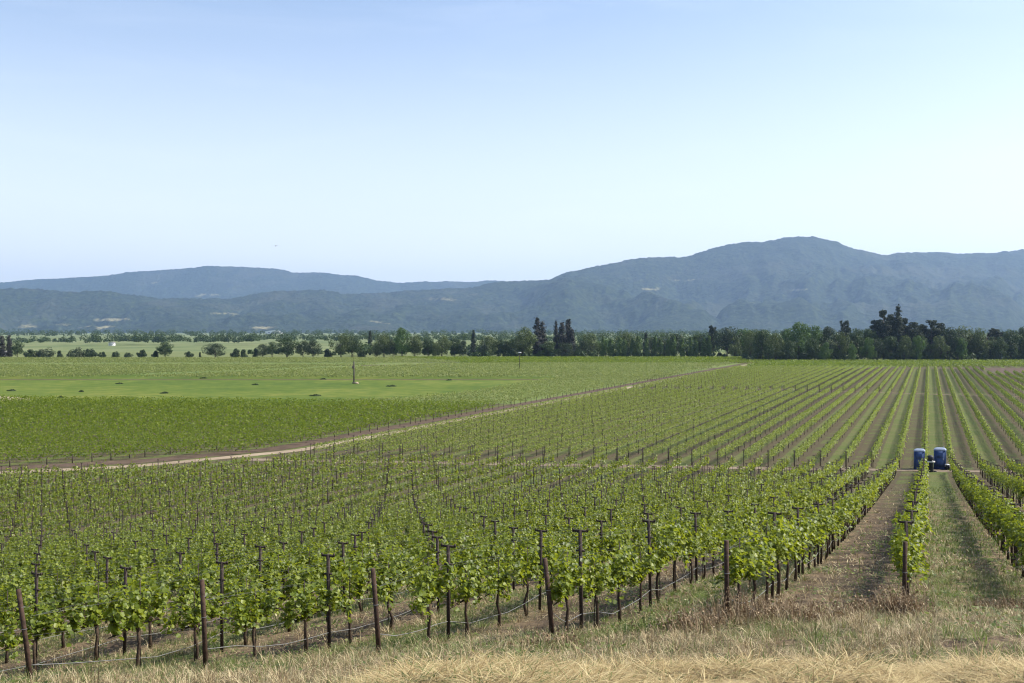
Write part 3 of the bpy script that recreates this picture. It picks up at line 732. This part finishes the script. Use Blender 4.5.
join(dry2, 'dry_thatch', M_straw2, 'brownish dry grass lying on the slope between and before the vine rows', 'grass')
# low broad weeds between the blades
x, y = scatter(52000, 8, 40); pn = fbm(x * .8 + 11, y * .8, 3, 61); q = (pn > .54); x, y = x[q], y[q]
c = np.stack([x, y, gz(x, y) + RNG.uniform(.01, .13, len(x))], -1)
v, f = leaves(c, unit(np.stack([RNG.normal(0, .45, len(x)), RNG.normal(0, .45, len(x)), np.ones(len(x))], -1)), RNG.uniform(.03, .085, len(x)), 1)
setp(link('low_weeds', mesh('low_weeds', v, f, M_grass)), 'low broad-leaved green weeds scattered between the dry grass', 'weeds', kind='stuff')
join(grn, 'green_grass', M_grass, 'tufts of green grass in the alleys between vine rows', 'grass')

def weed_clump(px, d, w, h, n, label, mat=M_weed, name='weed_clump', grp='tall dry weed clumps by the row ends'):
    x0 = wx(px, d); z0 = float(gz(x0, d)); r = math.sqrt(1); rng = np.random.default_rng(int(px))
    x = x0 + rng.normal(0, w * .45, n); y = d + rng.normal(0, w * .35, n)
    vv, q, t = blades(x, y, rng.uniform(.35, 1.0, n) * h, rng.uniform(0, 6.28, n), np.abs(rng.normal(0, .35, n)), rng.uniform(.006, .014, n), rng.uniform(.1, .9, n), None, None, None)
    # seed heads and dry leaflets
    k = rng.integers(0, n, n * 2); tip = vv.reshape(-1, 5, 3)[k, 4] * rng.uniform(.75, 1, (len(k), 1)) + vv.reshape(-1, 5, 3)[k, 3] * 0
    fr = rng.uniform(.4, 1, (len(k), 1)); c = vv.reshape(-1, 5, 3)[k, 0] * (1 - fr) + vv.reshape(-1, 5, 3)[k, 4] * fr
    lv, lf = leaves(c, unit(rng.normal(size=(len(k), 3))), rng.uniform(.015, .045, len(k)), 1, rng)
    o = np.array([x0, d, z0])
    me = mesh(name, np.vstack([vv, lv]) - o, [np.vstack([q, lf + len(vv)]), t], mat)
    setp(link(name, me, None, o), label, 'weeds', grp)
weed_clump(735, 15.0, .5, .7, 260, 'tall reddish dry weeds around the reddish end post')
weed_clump(772, 14.6, .7, .5, 330, 'dry weeds just right of the reddish end post')
weed_clump(694, 14.2, .6, .42, 330, 'low dry weeds left of the reddish end post')
weed_clump(905, 15.9, .42, .6, 420, 'dark dry weeds at the foot of the toilets row')
weed_clump(868, 16.2, .5, .38, 330, 'dry weeds left of the foot of the toilets row')
weed_clump(1005, 17.5, .6, .45, 330, 'dry weeds at the right edge below the vines')
weed_clump(545, 13.6, .6, .3, 300, 'brown flattened weeds below the fourth end post')
weed_clump(820, 14.4, .7, .36, 330, 'dry weeds midway between the two right end posts')
weed_clump(80, 13.8, .45, .2, 300, 'low green weeds in the lower left corner', M_grass, 'green_weed_clump', 'green weed clumps along the front')
weed_clump(255, 14.2, .5, .2, 300, 'low green weeds right of the straight end post', M_grass, 'green_weed_clump', 'green weed clumps along the front')
weed_clump(420, 17.0, .5, .24, 350, 'green weeds under the vines right of the third end post', M_grass, 'green_weed_clump', 'green weed clumps along the front')
weed_clump(640, 14.5, .6, .22, 350, 'green weeds between the fourth and the reddish end post', M_grass, 'green_weed_clump', 'green weed clumps along the front')

# dark weed mounds in the meadow
for px, py, w, lab in ((11, 391, 2.4, 'dark weed mound at the left edge of the meadow'), (81, 392, 1.2, 'small faint weed mound near the left of the meadow'), (119, 384, 2.4, 'dark weed mound left in the upper meadow'),
                       (164, 393.5, 2.2, 'dark weed mound low in the left meadow'), (203, 378.5, 2.6, 'flat dark weed mound at the top left of the meadow'), (255, 385, 2.2, 'dark weed mound midway to the thick pole'),
                       (315, 396, 3.0, 'larger dark weed mound below left of the thick pole'), (323, 379.5, 2.2, 'small dark weed mound just left of the thick pole'), (391, 386.5, 3.2, 'wide dark weed mound right of the thick pole'),
                       (449, 380.5, 1.8, 'small dark weed mound at the right of the upper meadow'), (461, 398.5, 2.0, 'dark weed mound low at the right end of the meadow'), (60, 398, 1.4, 'weed mound beside the bare soil patch')):
    d = dflat(py); n = 420; rng = np.random.default_rng(int(px * 7))
    p = rng.normal(size=(n, 3)); p = unit(p) * rng.uniform(.4, 1, (n, 1)) * [w * .45, w * .4, .3]; p[:, 2] = np.abs(p[:, 2])
    p[:, 2] *= .6 + .8 * vnoise(p[:, 0] * 2, p[:, 1] * 2, 3)
    lv, lf = leaves(p, unit(p + [0, 0, .3] + rng.normal(0, .4, (n, 3))), rng.uniform(.14, .3, n), 1, rng)
    setp(link('weed_mound', mesh('weed_mound', lv, lf, M_bush), None, (wx(px, d), d, .0)), lab, 'weeds', 'weed mounds in the meadow')

# ------------------------------------------------------------------ trees
def crown_mesh(kind, H, W, seed, mat):
    rng = np.random.default_rng(seed); cs, ns = [], []
    def blob(c, r, n, sq=.8):
        d = unit(rng.normal(size=(n, 3))); rr = r * (.55 + .5 * rng.random((n, 1)) ** .5)
        p = c + d * rr * [1, 1, sq]; cs.append(p); ns.append(unit(d + [0, 0, .35] + rng.normal(0, .5, (n, 3))))
    if kind in ('oak', 'ragged', 'bush'):
        low = {'oak': .12, 'ragged': .08, 'bush': .02}[kind]
        nb = {'oak': 32, 'ragged': 70, 'bush': 14}[kind]
        for b in range(nb):
            t = rng.random(); hz_ = low + (1 - low) * (.12 + .82 * t)
            prof = math.sin(math.pi * min(1, max(.05, (t * .80 + .18)))) ** .6 if kind != 'ragged' else (1.0 - .55 * t ** 2) * (.7 + .6 * rng.random())
            a = rng.uniform(0, 6.28); rr = W / 2 * prof * rng.uniform(.3, 1.0) * (1 + .22 * math.sin(2 * a + seed))
            br = W * (.12 + .09 * rng.random()) * (1 if kind != 'ragged' else .9 - .35 * t)
            blob(np.array([math.cos(a) * rr, math.sin(a) * rr, min(H * hz_, H - br * .55)]), br, int({'oak': 105, 'ragged': 80, 'bush': 90}[kind]))
        blob(np.array([0, 0, H * (low + .40 * (1 - low))]), W * .3, 220, H * .32 / (W * .3))
        if kind == 'bush': blob(np.array([0, 0, H * .25]), W * .42, 260, .5)
        size = rng.uniform(.45, .95, sum(map(len, cs))) * (.75 if kind != 'bush' else .5)
    elif kind in ('conifer', 'redwood'):
        nl = 26
        for l in range(nl):
            t = (l + rng.random() * .6) / nl; z = H * (.10 + .90 * t); R = W / 2 * (1 - t) ** (.8 if kind == 'conifer' else .42) * rng.uniform(.75, 1.1) + .15
            for b in range(int(4 + 5 * (1 - t))):
                a = rng.uniform(0, 6.28); m = int(14 + 12 * (1 - t)); s = rng.random(m) ** .55; rb = R * rng.uniform(.7, 1.1)
                p = np.stack([np.cos(a) * rb * s, np.sin(a) * rb * s, z - .22 * rb * s ** 1.5 + 0 * s], -1) + rng.normal(0, .28, (m, 3))
                cs.append(p); ns.append(unit(np.stack([np.cos(a) + rng.normal(0, .5, m), np.sin(a) + rng.normal(0, .5, m), .8 + rng.normal(0, .4, m)], -1)))
        size = rng.uniform(.4, .85, sum(map(len, cs))) * .8
    else:                                                   # poplar
        for b in range(30):
            t = b / 30; z = H * (.1 + .88 * t); R = W / 2 * (math.sin(math.pi * (.16 + .80 * t))) ** .7
            a = rng.uniform(0, 6.28); blob(np.array([math.cos(a) * R * .45, math.sin(a) * R * .45, z]), R * .62, 44, 1.6)
        size = rng.uniform(.3, .6, sum(map(len, cs)))
    c = np.vstack(cs); n = np.vstack(ns); c[:, 2] = np.clip(c[:, 2], .15, None)
    v, f = leaves(c, n, size, 1, rng)
    return mesh('crown', v, f, mat)
def trunk_mesh(kind, H, W, seed):
    rng = np.random.default_rng(seed + 5); g = G(); r = {'bush': .12, 'poplar': .16}.get(kind, .02 * H + .08)
    top = {'oak': .6, 'ragged': .85, 'bush': .4}.get(kind, .93)
    g.tube([(0, 0, -.3), (rng.normal(0, .1), rng.normal(0, .1), H * top * .4), (rng.normal(0, .2), rng.normal(0, .2), H * top)], [r * 1.3, r * .8, r * .2], 7)
    for b in range(9 if kind in ('oak', 'ragged') else 4):
        a = rng.uniform(0, 6.28); z0 = H * rng.uniform(.16, .5); R = W * rng.uniform(.2, .4)
        if kind in ('oak', 'ragged', 'bush'):
            g.tube([(0, 0, z0), (math.cos(a) * R * .5, math.sin(a) * R * .5, z0 + R * .5), (math.cos(a) * R, math.sin(a) * R, min(z0 + R * .95, H * .85))], [r * .45, r * .28, r * .1], 5)
        else: g.tube([(0, 0, z0), (math.cos(a) * R * .8, math.sin(a) * R * .8, z0 - .1 * R)], [r * .2, r * .05], 4)
    return g.mesh('trunk', M_trunk, True)
TKIND = {}
def tree_proto(kind, mat, n, H, W):
    mats = [M_oak, M_oak2, M_oak3] if mat is M_oak else [mat]
    return [(crown_mesh(kind, H, W * (.9 + .08 * (k % 3)), 900 + 31 * k + len(kind) * 7, mats[k % len(mats)]), trunk_mesh(kind, H, W, k), H, W) for k in range(n)]
TP = {'oak': tree_proto('oak', M_oak, 9, 13, 13), 'green': tree_proto('oak', M_green, 3, 13, 13), 'ragged': tree_proto('ragged', M_conif, 4, 20, 11), 'conifer': tree_proto('conifer', M_conif, 3, 18, 5),
      'redwood': tree_proto('redwood', M_redw, 3, 18, 4.6), 'poplar': tree_proto('poplar', M_poplar, 4, 10, 3.2), 'bush': tree_proto('bush', M_bush, 4, 3.2, 5), 'sage': tree_proto('bush', M_sage, 2, 3.2, 5)}
NAME = {'oak': 'oak_tree', 'green': 'broadleaf_tree', 'ragged': 'pine_tree', 'conifer': 'conifer_tree', 'redwood': 'redwood_tree', 'poplar': 'poplar_tree', 'bush': 'bush', 'sage': 'bush'}
tcount = [0]
def tree(kind, px, top, w, base, label, group, dd=0, cat=None):
    d = dflat(base) + dd; x = wx(px, d); H = (dflat(base) + dd) * (HY - top) / F + CAMZ; Wm = w / F * d
    tcount[0] += 1; rng = random.Random(tcount[0] * 13)
    c, t, h0, w0 = TP[kind][rng.randrange(len(TP[kind]))]
    r = empty(NAME[kind], (x, d, 0), rng.uniform(0, 6.28)); r.scale = (Wm / w0, Wm / w0, H / h0)
    link('crown', c, r); link('trunk', t, r)
    setp(r, label, cat or ('bush' if NAME[kind] == 'bush' else 'tree'), group)
DESC = {'oak': 'dark rounded oak', 'green': 'brighter green broadleaf tree', 'ragged': 'tall ragged dark pine', 'conifer': 'pointed dark conifer', 'redwood': 'dark brownish redwood', 'poplar': 'slim upright green poplar',
        'bush': 'dark round bush', 'sage': 'pale grey-green bush'}
def series(items, base, where, group, fromside='left'):
    tot = {}
    for it in items: tot[it[0]] = tot.get(it[0], 0) + 1
    c = {}
    for it in sorted(items, key=lambda t: t[1]):
        kind, px, top, w = it[:4]; dd = it[4] if len(it) > 4 else 0; c[kind] = c.get(kind, 0) + 1
        pos_ = 'the only one' if tot[kind] == 1 else ordi(c[kind]) + ' from the left'
        tree(kind, px, top, w, base, f'{DESC[kind]}, {pos_} {where}', group, dd)
# right-hand tree belt behind the vineyard
right = [('green', 918, 336, 15, -9), ('green', 962, 338, 14, -9), ('oak', 790, 339, 15, -9), ('green', 868, 338, 14, -9), ('ragged', 877, 318, 24, 10), ('ragged', 891, 312, 22, 14), ('ragged', 904, 317, 20, 6), ('ragged', 922, 323, 22, 9), ('ragged', 940, 322, 22, 9), ('oak', 762, 327, 25), ('oak', 776, 334, 20, -6), ('green', 799, 322.5, 32), ('green', 815, 326, 24, 6), ('oak', 829, 328, 24), ('ragged', 845, 319.5, 17, 4), ('oak', 857, 329, 20), ('oak', 870, 326, 22, 3),
         ('ragged', 884, 309, 27, 8), ('conifer', 898, 306, 17, 2), ('ragged', 897, 316, 22, 12), ('ragged', 913, 321, 24), ('ragged', 931, 319, 28, 5), ('oak', 948, 326, 26), ('oak', 966, 327, 30, 4), ('oak', 981, 329, 22),
         ('ragged', 995, 327, 26, 6), ('oak', 1011, 330, 24), ('oak', 1024, 327, 24, 4), ('oak', 1044, 329, 28), ('ragged', 1066, 324, 28), ('oak', 1090, 328, 30), ('oak', 785, 330, 22, 14), ('oak', 840, 333, 20, -5),
         ('oak', 876, 338, 18, -6), ('oak', 921, 333, 20, -5), ('oak', 940, 336, 18, -7), ('oak', 958, 336, 16, -7), ('oak', 1000, 337, 18, -7), ('oak', 905, 336, 18, -8), ('green', 852, 344, 11, -11), ('green', 826, 343, 12, -11),
         ('oak', 890, 334, 22, -2), ('oak', 974, 335, 20, 8), ('oak', 1030, 337, 18, -6), ('oak', 812, 338, 18, -8), ('oak', 768, 341, 14, -9), ('oak', 750, 332, 20, 12)]
series(right, 361.6, 'in the right-hand tree belt', 'trees of the right-hand belt')
mid = [('oak', 523, 328, 29), ('oak', 511, 337, 20, 6), ('redwood', 537.5, 318, 13, 8), ('redwood', 542, 322, 12, 12), ('redwood', 556, 321, 7, 9), ('redwood', 562, 323, 13, 6), ('redwood', 568, 319.5, 14, 10), ('redwood', 572, 329, 11, 8),
       ('oak', 549, 341, 20, -3), ('oak', 566, 343, 22, -4), ('oak', 590, 334, 24, 6), ('oak', 583, 341, 16), ('oak', 628, 333, 26, 14), ('conifer', 646, 333, 10, 8), ('ragged', 712, 324, 15, 12), ('oak', 727, 326, 27), ('oak', 700, 334, 22, 14),
       ('green', 744, 329, 27, 2), ('oak', 757, 330, 20), ('oak', 674, 334, 26, 20), ('oak', 652, 336, 22, 18), ('oak', 735, 337, 18, -5), ('green', 606, 339, 18, 10)]
series(mid, 358.4, 'between the pale house and the right-hand belt', 'trees in the middle of the far edge')
pops = [('poplar', 604 + 7.1 * k + (k * 37 % 5 - 2) * .6, 335.5 + (k * 53 % 5) * .9, 6.2 + (k % 3)) for k in range(16)]
series(pops, 358.6, 'in the poplar row', 'row of poplars')
lm = [('bush', 255, 349, 7), ('oak', 263, 344, 13), ('oak', 272, 342, 14, 14), ('oak', 287, 337.5, 27), ('oak', 303, 340, 15, 4), ('oak', 313, 341, 15), ('bush', 328, 349.5, 11), ('oak', 341, 334, 21), ('oak', 352, 336.5, 20, 3),
      ('bush', 361, 350, 9), ('oak', 384, 333.5, 20), ('oak', 376, 343, 13, 5), ('green', 402, 329, 20), ('oak', 393, 338, 14, 6), ('oak', 415, 335, 20), ('oak', 428, 336, 18, 4), ('oak', 442, 336, 19), ('oak', 455, 338, 18, 4), ('oak', 463, 341, 13),
      ('conifer', 473.5, 330.5, 9, 14), ('oak', 487, 336.5, 21), ('oak', 499, 338, 20, 5), ('conifer', 370, 331, 9, 60), ('oak', 436, 343, 12, -5), ('oak', 482, 344, 10, -3)]
series(lm, 358.2, 'between the far-left bushes and the pale house', 'trees left of the pale house')
ll = [('redwood', 2, 336, 10), ('redwood', 9, 335.5, 9, 4), ('redwood', -6, 337, 12), ('oak', 17, 341, 13), ('bush', 30, 349.5, 13), ('sage', 46, 348, 18), ('bush', 60, 351, 8), ('sage', 78, 347.5, 17), ('bush', 90, 349, 13), ('bush', 102, 352, 9),
      ('bush', 115.5, 351.5, 10), ('bush', 128, 352.7, 8), ('bush', 142, 350, 11), ('bush', 155, 351, 9), ('oak', 165, 342, 19), ('bush', 189, 351.5, 9), ('bush', 200, 352.5, 3.5), ('oak', 215, 343.5, 20), ('bush', 235, 349, 12), ('bush', 244, 350, 10), ('bush', 70, 352, 7), ('sage', 40, 352, 9)]
series(ll, 358.4, 'along the far-left field edge', 'trees and bushes of the far-left field edge')

# far-off woods on the valley floor, one mass
cs = []; nr = []; sz = []
def woods(px0, px1, d0, d1, n, h0, h1):
    for _ in range(n):
        d = RNG.uniform(d0, d1); px = RNG.uniform(px0, px1); h = RNG.uniform(h0, h1); w = h * RNG.uniform(.5, .9); m = 90
        t = unit(RNG.normal(size=(m, 3))); t[:, 2] = np.abs(t[:, 2]) * .9
        taper = 1.0
        p = t * [w * .6, w * .6, h * .6] * RNG.uniform(.7, 1.05, (m, 1)) + [wx(px, d), d, h * .38]
        p[:, 2] = np.clip(p[:, 2], .2, None); cs.append(p); nr.append(unit(t + RNG.normal(0, .5, (m, 3)))); sz.append(RNG.uniform(.8, 1.6, m) * (d / 1000) ** .5)
woods(-60, 250, 905, 980, 110, 6, 10); woods(80, 185, 900, 930, 32, 9, 12.5); woods(195, 260, 900, 960, 30, 8, 12)
woods(-60, 1100, 1400, 2300, 420, 9, 16); woods(250, 560, 900, 1150, 160, 7, 12); woods(560, 1060, 700, 1100, 260, 9, 15); woods(-60, 1100, 2600, 4200, 420, 10, 22)
woods(590, 770, 505, 560, 70, 6, 11); woods(745, 1075, 445, 500, 150, 4, 8); woods(745, 1080, 427, 436, 170, 2, 4.5); woods(470, 750, 478, 500, 130, 2, 4.5); woods(350, 600, 490, 560, 120, 4, 8); woods(250, 350, 500, 560, 14, 3, 5)
c = np.vstack(cs); v, f = leaves(c, np.vstack(nr), np.concatenate(sz), 1)
setp(link('far_woods', mesh('far_woods', v, f, M_oak)), 'hazy far-off woods across the valley floor below the hills', 'woods', kind='stuff')

# ------------------------------------------------------------------ portable toilets and washing stand
M_blue = plain('blue_plastic', (.04, .07, .16), (.05, .085, .185), 3, .85, .2, .05)
M_blued = plain('blue_plastic_trim', (.008, .02, .09), (.01, .028, .11), 3, .55, .3, .05)
M_roof = plain('grey_plastic_roof', (.16, .2, .27), (.22, .26, .34), 3, .6, .3, .05)
M_black = plain('black_plastic', (.012, .013, .016), (.03, .032, .036), 6, .6, .3, .1)
M_white = plain('white_plastic', (.6, .6, .6), (.7, .7, .7), 6, .5, .3, .05)
def toilet(px, d, w, h, rz, label):
    x = wx(px, d); r = empty('portable_toilet', (x, d, float(gz(x, d)) + .02), rz)
    g = G(); g.box((0, 0, .08), (w * 1.02, w * 1.02, .16)); link('base', g.mesh('base', M_blued), r)
    g = G(); hb = h - .42
    g.box((0, 0, .16 + hb / 2), (w * .93, w * .93, hb))
    for sx in (-1, 1):
        for sy in (-1, 1): g.box((sx * w * .46, sy * w * .46, .16 + hb / 2), (.09, .09, hb))
    for sx in (-1, 1):
        for q in range(5): g.box((sx * (w * .465 + .012), -w * .3 + q * w * .15, .2 + hb / 2), (.024, .05, hb * .86))
    for q in range(5): g.box((-w * .3 + q * w * .15, w * .465 + .012, .2 + hb / 2), (.05, .024, hb * .86))
    link('cabin', g.mesh('cabin', M_blue), r)
    g = G(); g.box((0, -w * .465 - .02, .2 + hb / 2 - .02), (w * .72, .04, hb - .14)); g.box((0, -w * .465 - .045, .2 + hb * .28), (w * .52, .012, hb * .36)); g.box((0, -w * .465 - .045, .2 + hb * .7), (w * .52, .012, hb * .3))
    dr = link('door', g.mesh('door', M_blue), r)
    g = G(); g.box((w * .28, -w * .465 - .065, .16 + hb * .5), (.05, .04, .16)); link('handle', g.mesh('handle', M_white), dr)
    # domed roof
    g = G(); n = 24; rings = [(1.04, .0), (1.04, .07), (.94, .15), (.72, .22), (.4, .27), (.05, .285)]
    v = []
    for (s, z) in rings:
        for q in range(n):
            a = q * 2 * math.pi / n; cx, sx = math.cos(a), math.sin(a); e = .14
            v.append((math.copysign(abs(cx) ** e, cx) * w / 2 * s, math.copysign(abs(sx) ** e, sx) * w / 2 * s, .16 + hb + z * (h - .16 - hb) / .285))
    qd = [(a * n + q, a * n + (q + 1) % n, (a + 1) * n + (q + 1) % n, (a + 1) * n + q) for a in range(5) for q in range(n)]
    g.add(v, qd); link('roof', g.mesh('roof', M_roof), r)
    g = G(); g.tube([(w * .3, w * .3, h - .3), (w * .3, w * .3, h + .06)], .04, 8); link('vent_pipe', g.mesh('vent_pipe', M_roof), r)
    setp(r, label, 'portable toilet', 'portable toilets on the farm track')
toilet(920.0, 97.9, 1.0, 2.02, -.40, 'blue portable toilet with grey domed roof, left of the black washing stand')
toilet(940.6, 98.2, 1.10, 2.1, -.44, 'slightly larger blue portable toilet, right of the black washing stand')
d = 95.6; x = wx(931, d); r = empty('washing_stand', (x, d, float(gz(x, d)) + .02), .1)
g = G(); g.tube([(0, 0, .0), (0, 0, .12), (0, 0, .85), (0, 0, .9)], [.26, .29, .27, .3], 14); link('tank', g.mesh('tank', M_black, True), r)
g = G(); g.box((0, 0, .98), (.66, .52, .14)); g.box((0, -.27, 1.02), (.6, .03, .06)); link('basin', g.mesh('basin', M_white), r)
g = G(); g.tube([(0, 0, 1.06), (0, 0, 1.1), (0, 0, 1.42), (0, 0, 1.55), (0, 0, 1.62)], [.27, .33, .32, .24, .06], 14); link('water_barrel', g.mesh('water_barrel', M_black, True), r)
g = G(); g.tube([(.0, -.3, 1.1), (.0, -.36, 1.16), (.0, -.38, 1.1)], .02, 6); link('tap', g.mesh('tap', M_white), r)
g = G(); g.box((.5, 0, .03), (.1, .5, .06)); g.box((-.5, 0, .03), (.1, .5, .06)); g.box((0, .1, .04), (1.0, .08, .06)); link('skid', g.mesh('skid', M_black), r)
setp(r, 'black washing stand with round barrel top between the two blue toilets', 'washing stand')
d = 97.2; x = wx(948.2, d); r = empty('hand_cart', (x, d, float(gz(x, d)) + .02), .0)
for s in (-.09, .09):
    g = G(); g.tube([(s - .03, 0, .24), (s + .03, 0, .24)], .24, 16); link('wheel', g.mesh('wheel', M_black), r)
g = G(); g.box((0, 0, .52), (.34, .55, .05)); g.box((0, .25, .4), (.3, .04, .24)); link('fender', g.mesh('fender', M_white), r)
setp(r, 'small pale two-wheeled cart beside the right blue toilet', 'cart')

# ------------------------------------------------------------------ poles in the fields
def lathe_pole(name, px, base, parts, label, cat):
    d = dflat(base); r = empty(name, (wx(px, d), d, 0))
    for nm, pts, rad, mat in parts:
        g = G(); g.tube(pts, rad, 10); link(nm, g.mesh(nm, mat, True), r)
    setp(r, label, cat); return r
r = lathe_pole('field_pole', 353.8, 383.6, [('pole', [(0, 0, -.2), (.03, 0, 3), (0, 0, 5.7)], [.2, .18, .15], M_wood), ('mast', [(0, 0, 5.7), (0, 0, 8.2)], [.05, .04], M_rust),
               ('base_collar', [(0, 0, 0), (0, 0, .35)], [.45, .4], M_wood)], 'thick dark wooden pole with a thin mast standing in the green meadow', 'pole')
g = G(); g.box((-.33, 0, 4.2), (.3, .3, .7)); link('meter_box', g.mesh('meter_box', M_wood), r)
d = dflat(383.9); g = G(); g.tube([(0, 0, 0), (0, 0, .3), (0, 0, .5)], [.55, .5, .15], 9)
setp(link('concrete_block', g.mesh('concrete_block', M_bare), None, (wx(356.6, d), d, 0)), 'small pale concrete block at the foot of the thick pole', 'block')
r = lathe_pole('weather_mast', 519.6, 370.8, [('pole', [(0, 0, -.2), (0, 0, 6.0)], [.12, .09], M_rust), ('head', [(-.6, 0, 6.05), (-.2, 0, 6.2), (.2, 0, 6.2), (.6, 0, 6.05)], [.1, .16, .16, .1], M_white)],
               'slim dark mast with a small pale head in the far field', 'mast')

# far poles and buildings
M_wall = plain('pale_wall', (.34, .32, .3), (.42, .4, .37), 2, .85, .2, .1); M_wwall = plain('white_wall', (.62, .62, .6), (.72, .72, .7), 2, .8, .2, .05)
M_shingle = plain('grey_shingle', (.16, .15, .16), (.24, .23, .24), 2, .85, .2, .1); M_glass = plain('dark_window', (.02, .025, .03), (.04, .045, .05), 2, .2, .5, 0)
def house(px, base, w, dp, h, rh, label, wall=M_wall, roofm=M_shingle, rz=0, d=None):
    d = d or dflat(base); r = empty('house', (wx(px, d), d, 0), rz)
    g = G(); v = [(-w / 2, -dp / 2, 0), (w / 2, -dp / 2, 0), (w / 2, dp / 2, 0), (-w / 2, dp / 2, 0), (-w / 2, -dp / 2, h), (w / 2, -dp / 2, h), (w / 2, dp / 2, h), (-w / 2, dp / 2, h), (0, -dp / 2, h + rh), (0, dp / 2, h + rh)]
    g.add(v, [(0, 1, 5, 4), (1, 2, 6, 5), (2, 3, 7, 6), (3, 0, 4, 7)], [(4, 5, 8), (6, 7, 9)]); link('wall', g.mesh('wall', wall), r)
    g = G(); e = .35; t = .18
    for s in (-1, 1):
        a = [(s * (w / 2 + e), -dp / 2 - e, h - e * rh / (w / 2) + .03), (0, -dp / 2 - e, h + rh + .03), (0, dp / 2 + e, h + rh + .03), (s * (w / 2 + e), dp / 2 + e, h - e * rh / (w / 2) + .03)]
        g.add(a + [(p[0], p[1], p[2] + t) for p in a], [(0, 1, 2, 3), (4, 7, 6, 5), (0, 4, 5, 1), (1, 5, 6, 2), (2, 6, 7, 3), (3, 7, 4, 0)])
    link('roof', g.mesh('roof', roofm), r)
    for q in (-1, 1):
        g = G(); g.box((q * w * .25, -dp / 2 - .03, h * .55), (w * .14, .06, h * .25)); link('window', g.mesh('window', M_glass), r)
    g = G(); g.box((0, -dp / 2 - .03, h * .22 + .2), (w * .13, .06, h * .44)); link('door', g.mesh('door', M_glass), r)
    setp(r, label, 'house')
house(471.5, 355.3, 4.6, 7, 3.6, 1.9, 'pale gabled house half hidden in the dark trees of the far edge', d=545)
house(274, 334, 60, 20, 9, 3, 'long white barn far off at the foot of the left hills', M_wwall, M_wwall, d=3600)
house(3, 356, 5.2, 5, 1.9, .8, 'small white shed at the far left edge under redwoods', M_wwall, M_wwall, d=524)
house(112, 345, 4.5, 4, 2.4, .8, 'tiny white shed far off before the left woods', M_wwall, M_shingle, d=880)

# sky speck, taken for sensor dust, added with a body and wings
g = G(); d = 150; x = wx(276, d); z = CAMZ + (HY - 246) / F * d
g.tube([(0, -.2, 0), (0, -.1, .0), (0, .1, 0), (0, .3, 0)], [.02, .06, .06, .02], 7)
for s in (-1, 1): g.add([(0, .1, .03), (s * .3, .12, .1), (s * .62, .0, .07), (s * .3, -.08, .09), (0, -.08, .03), (s * .3, .1, .085), (s * .3, -.06, .075)], [(0, 1, 3, 4), (0, 4, 6, 5)], [(1, 2, 3), (5, 6, 2)])
setp(link('speck', g.mesh('speck', M_black), None, (x, d, z)), 'tiny dark winged speck in the sky above the left hills', 'speck')
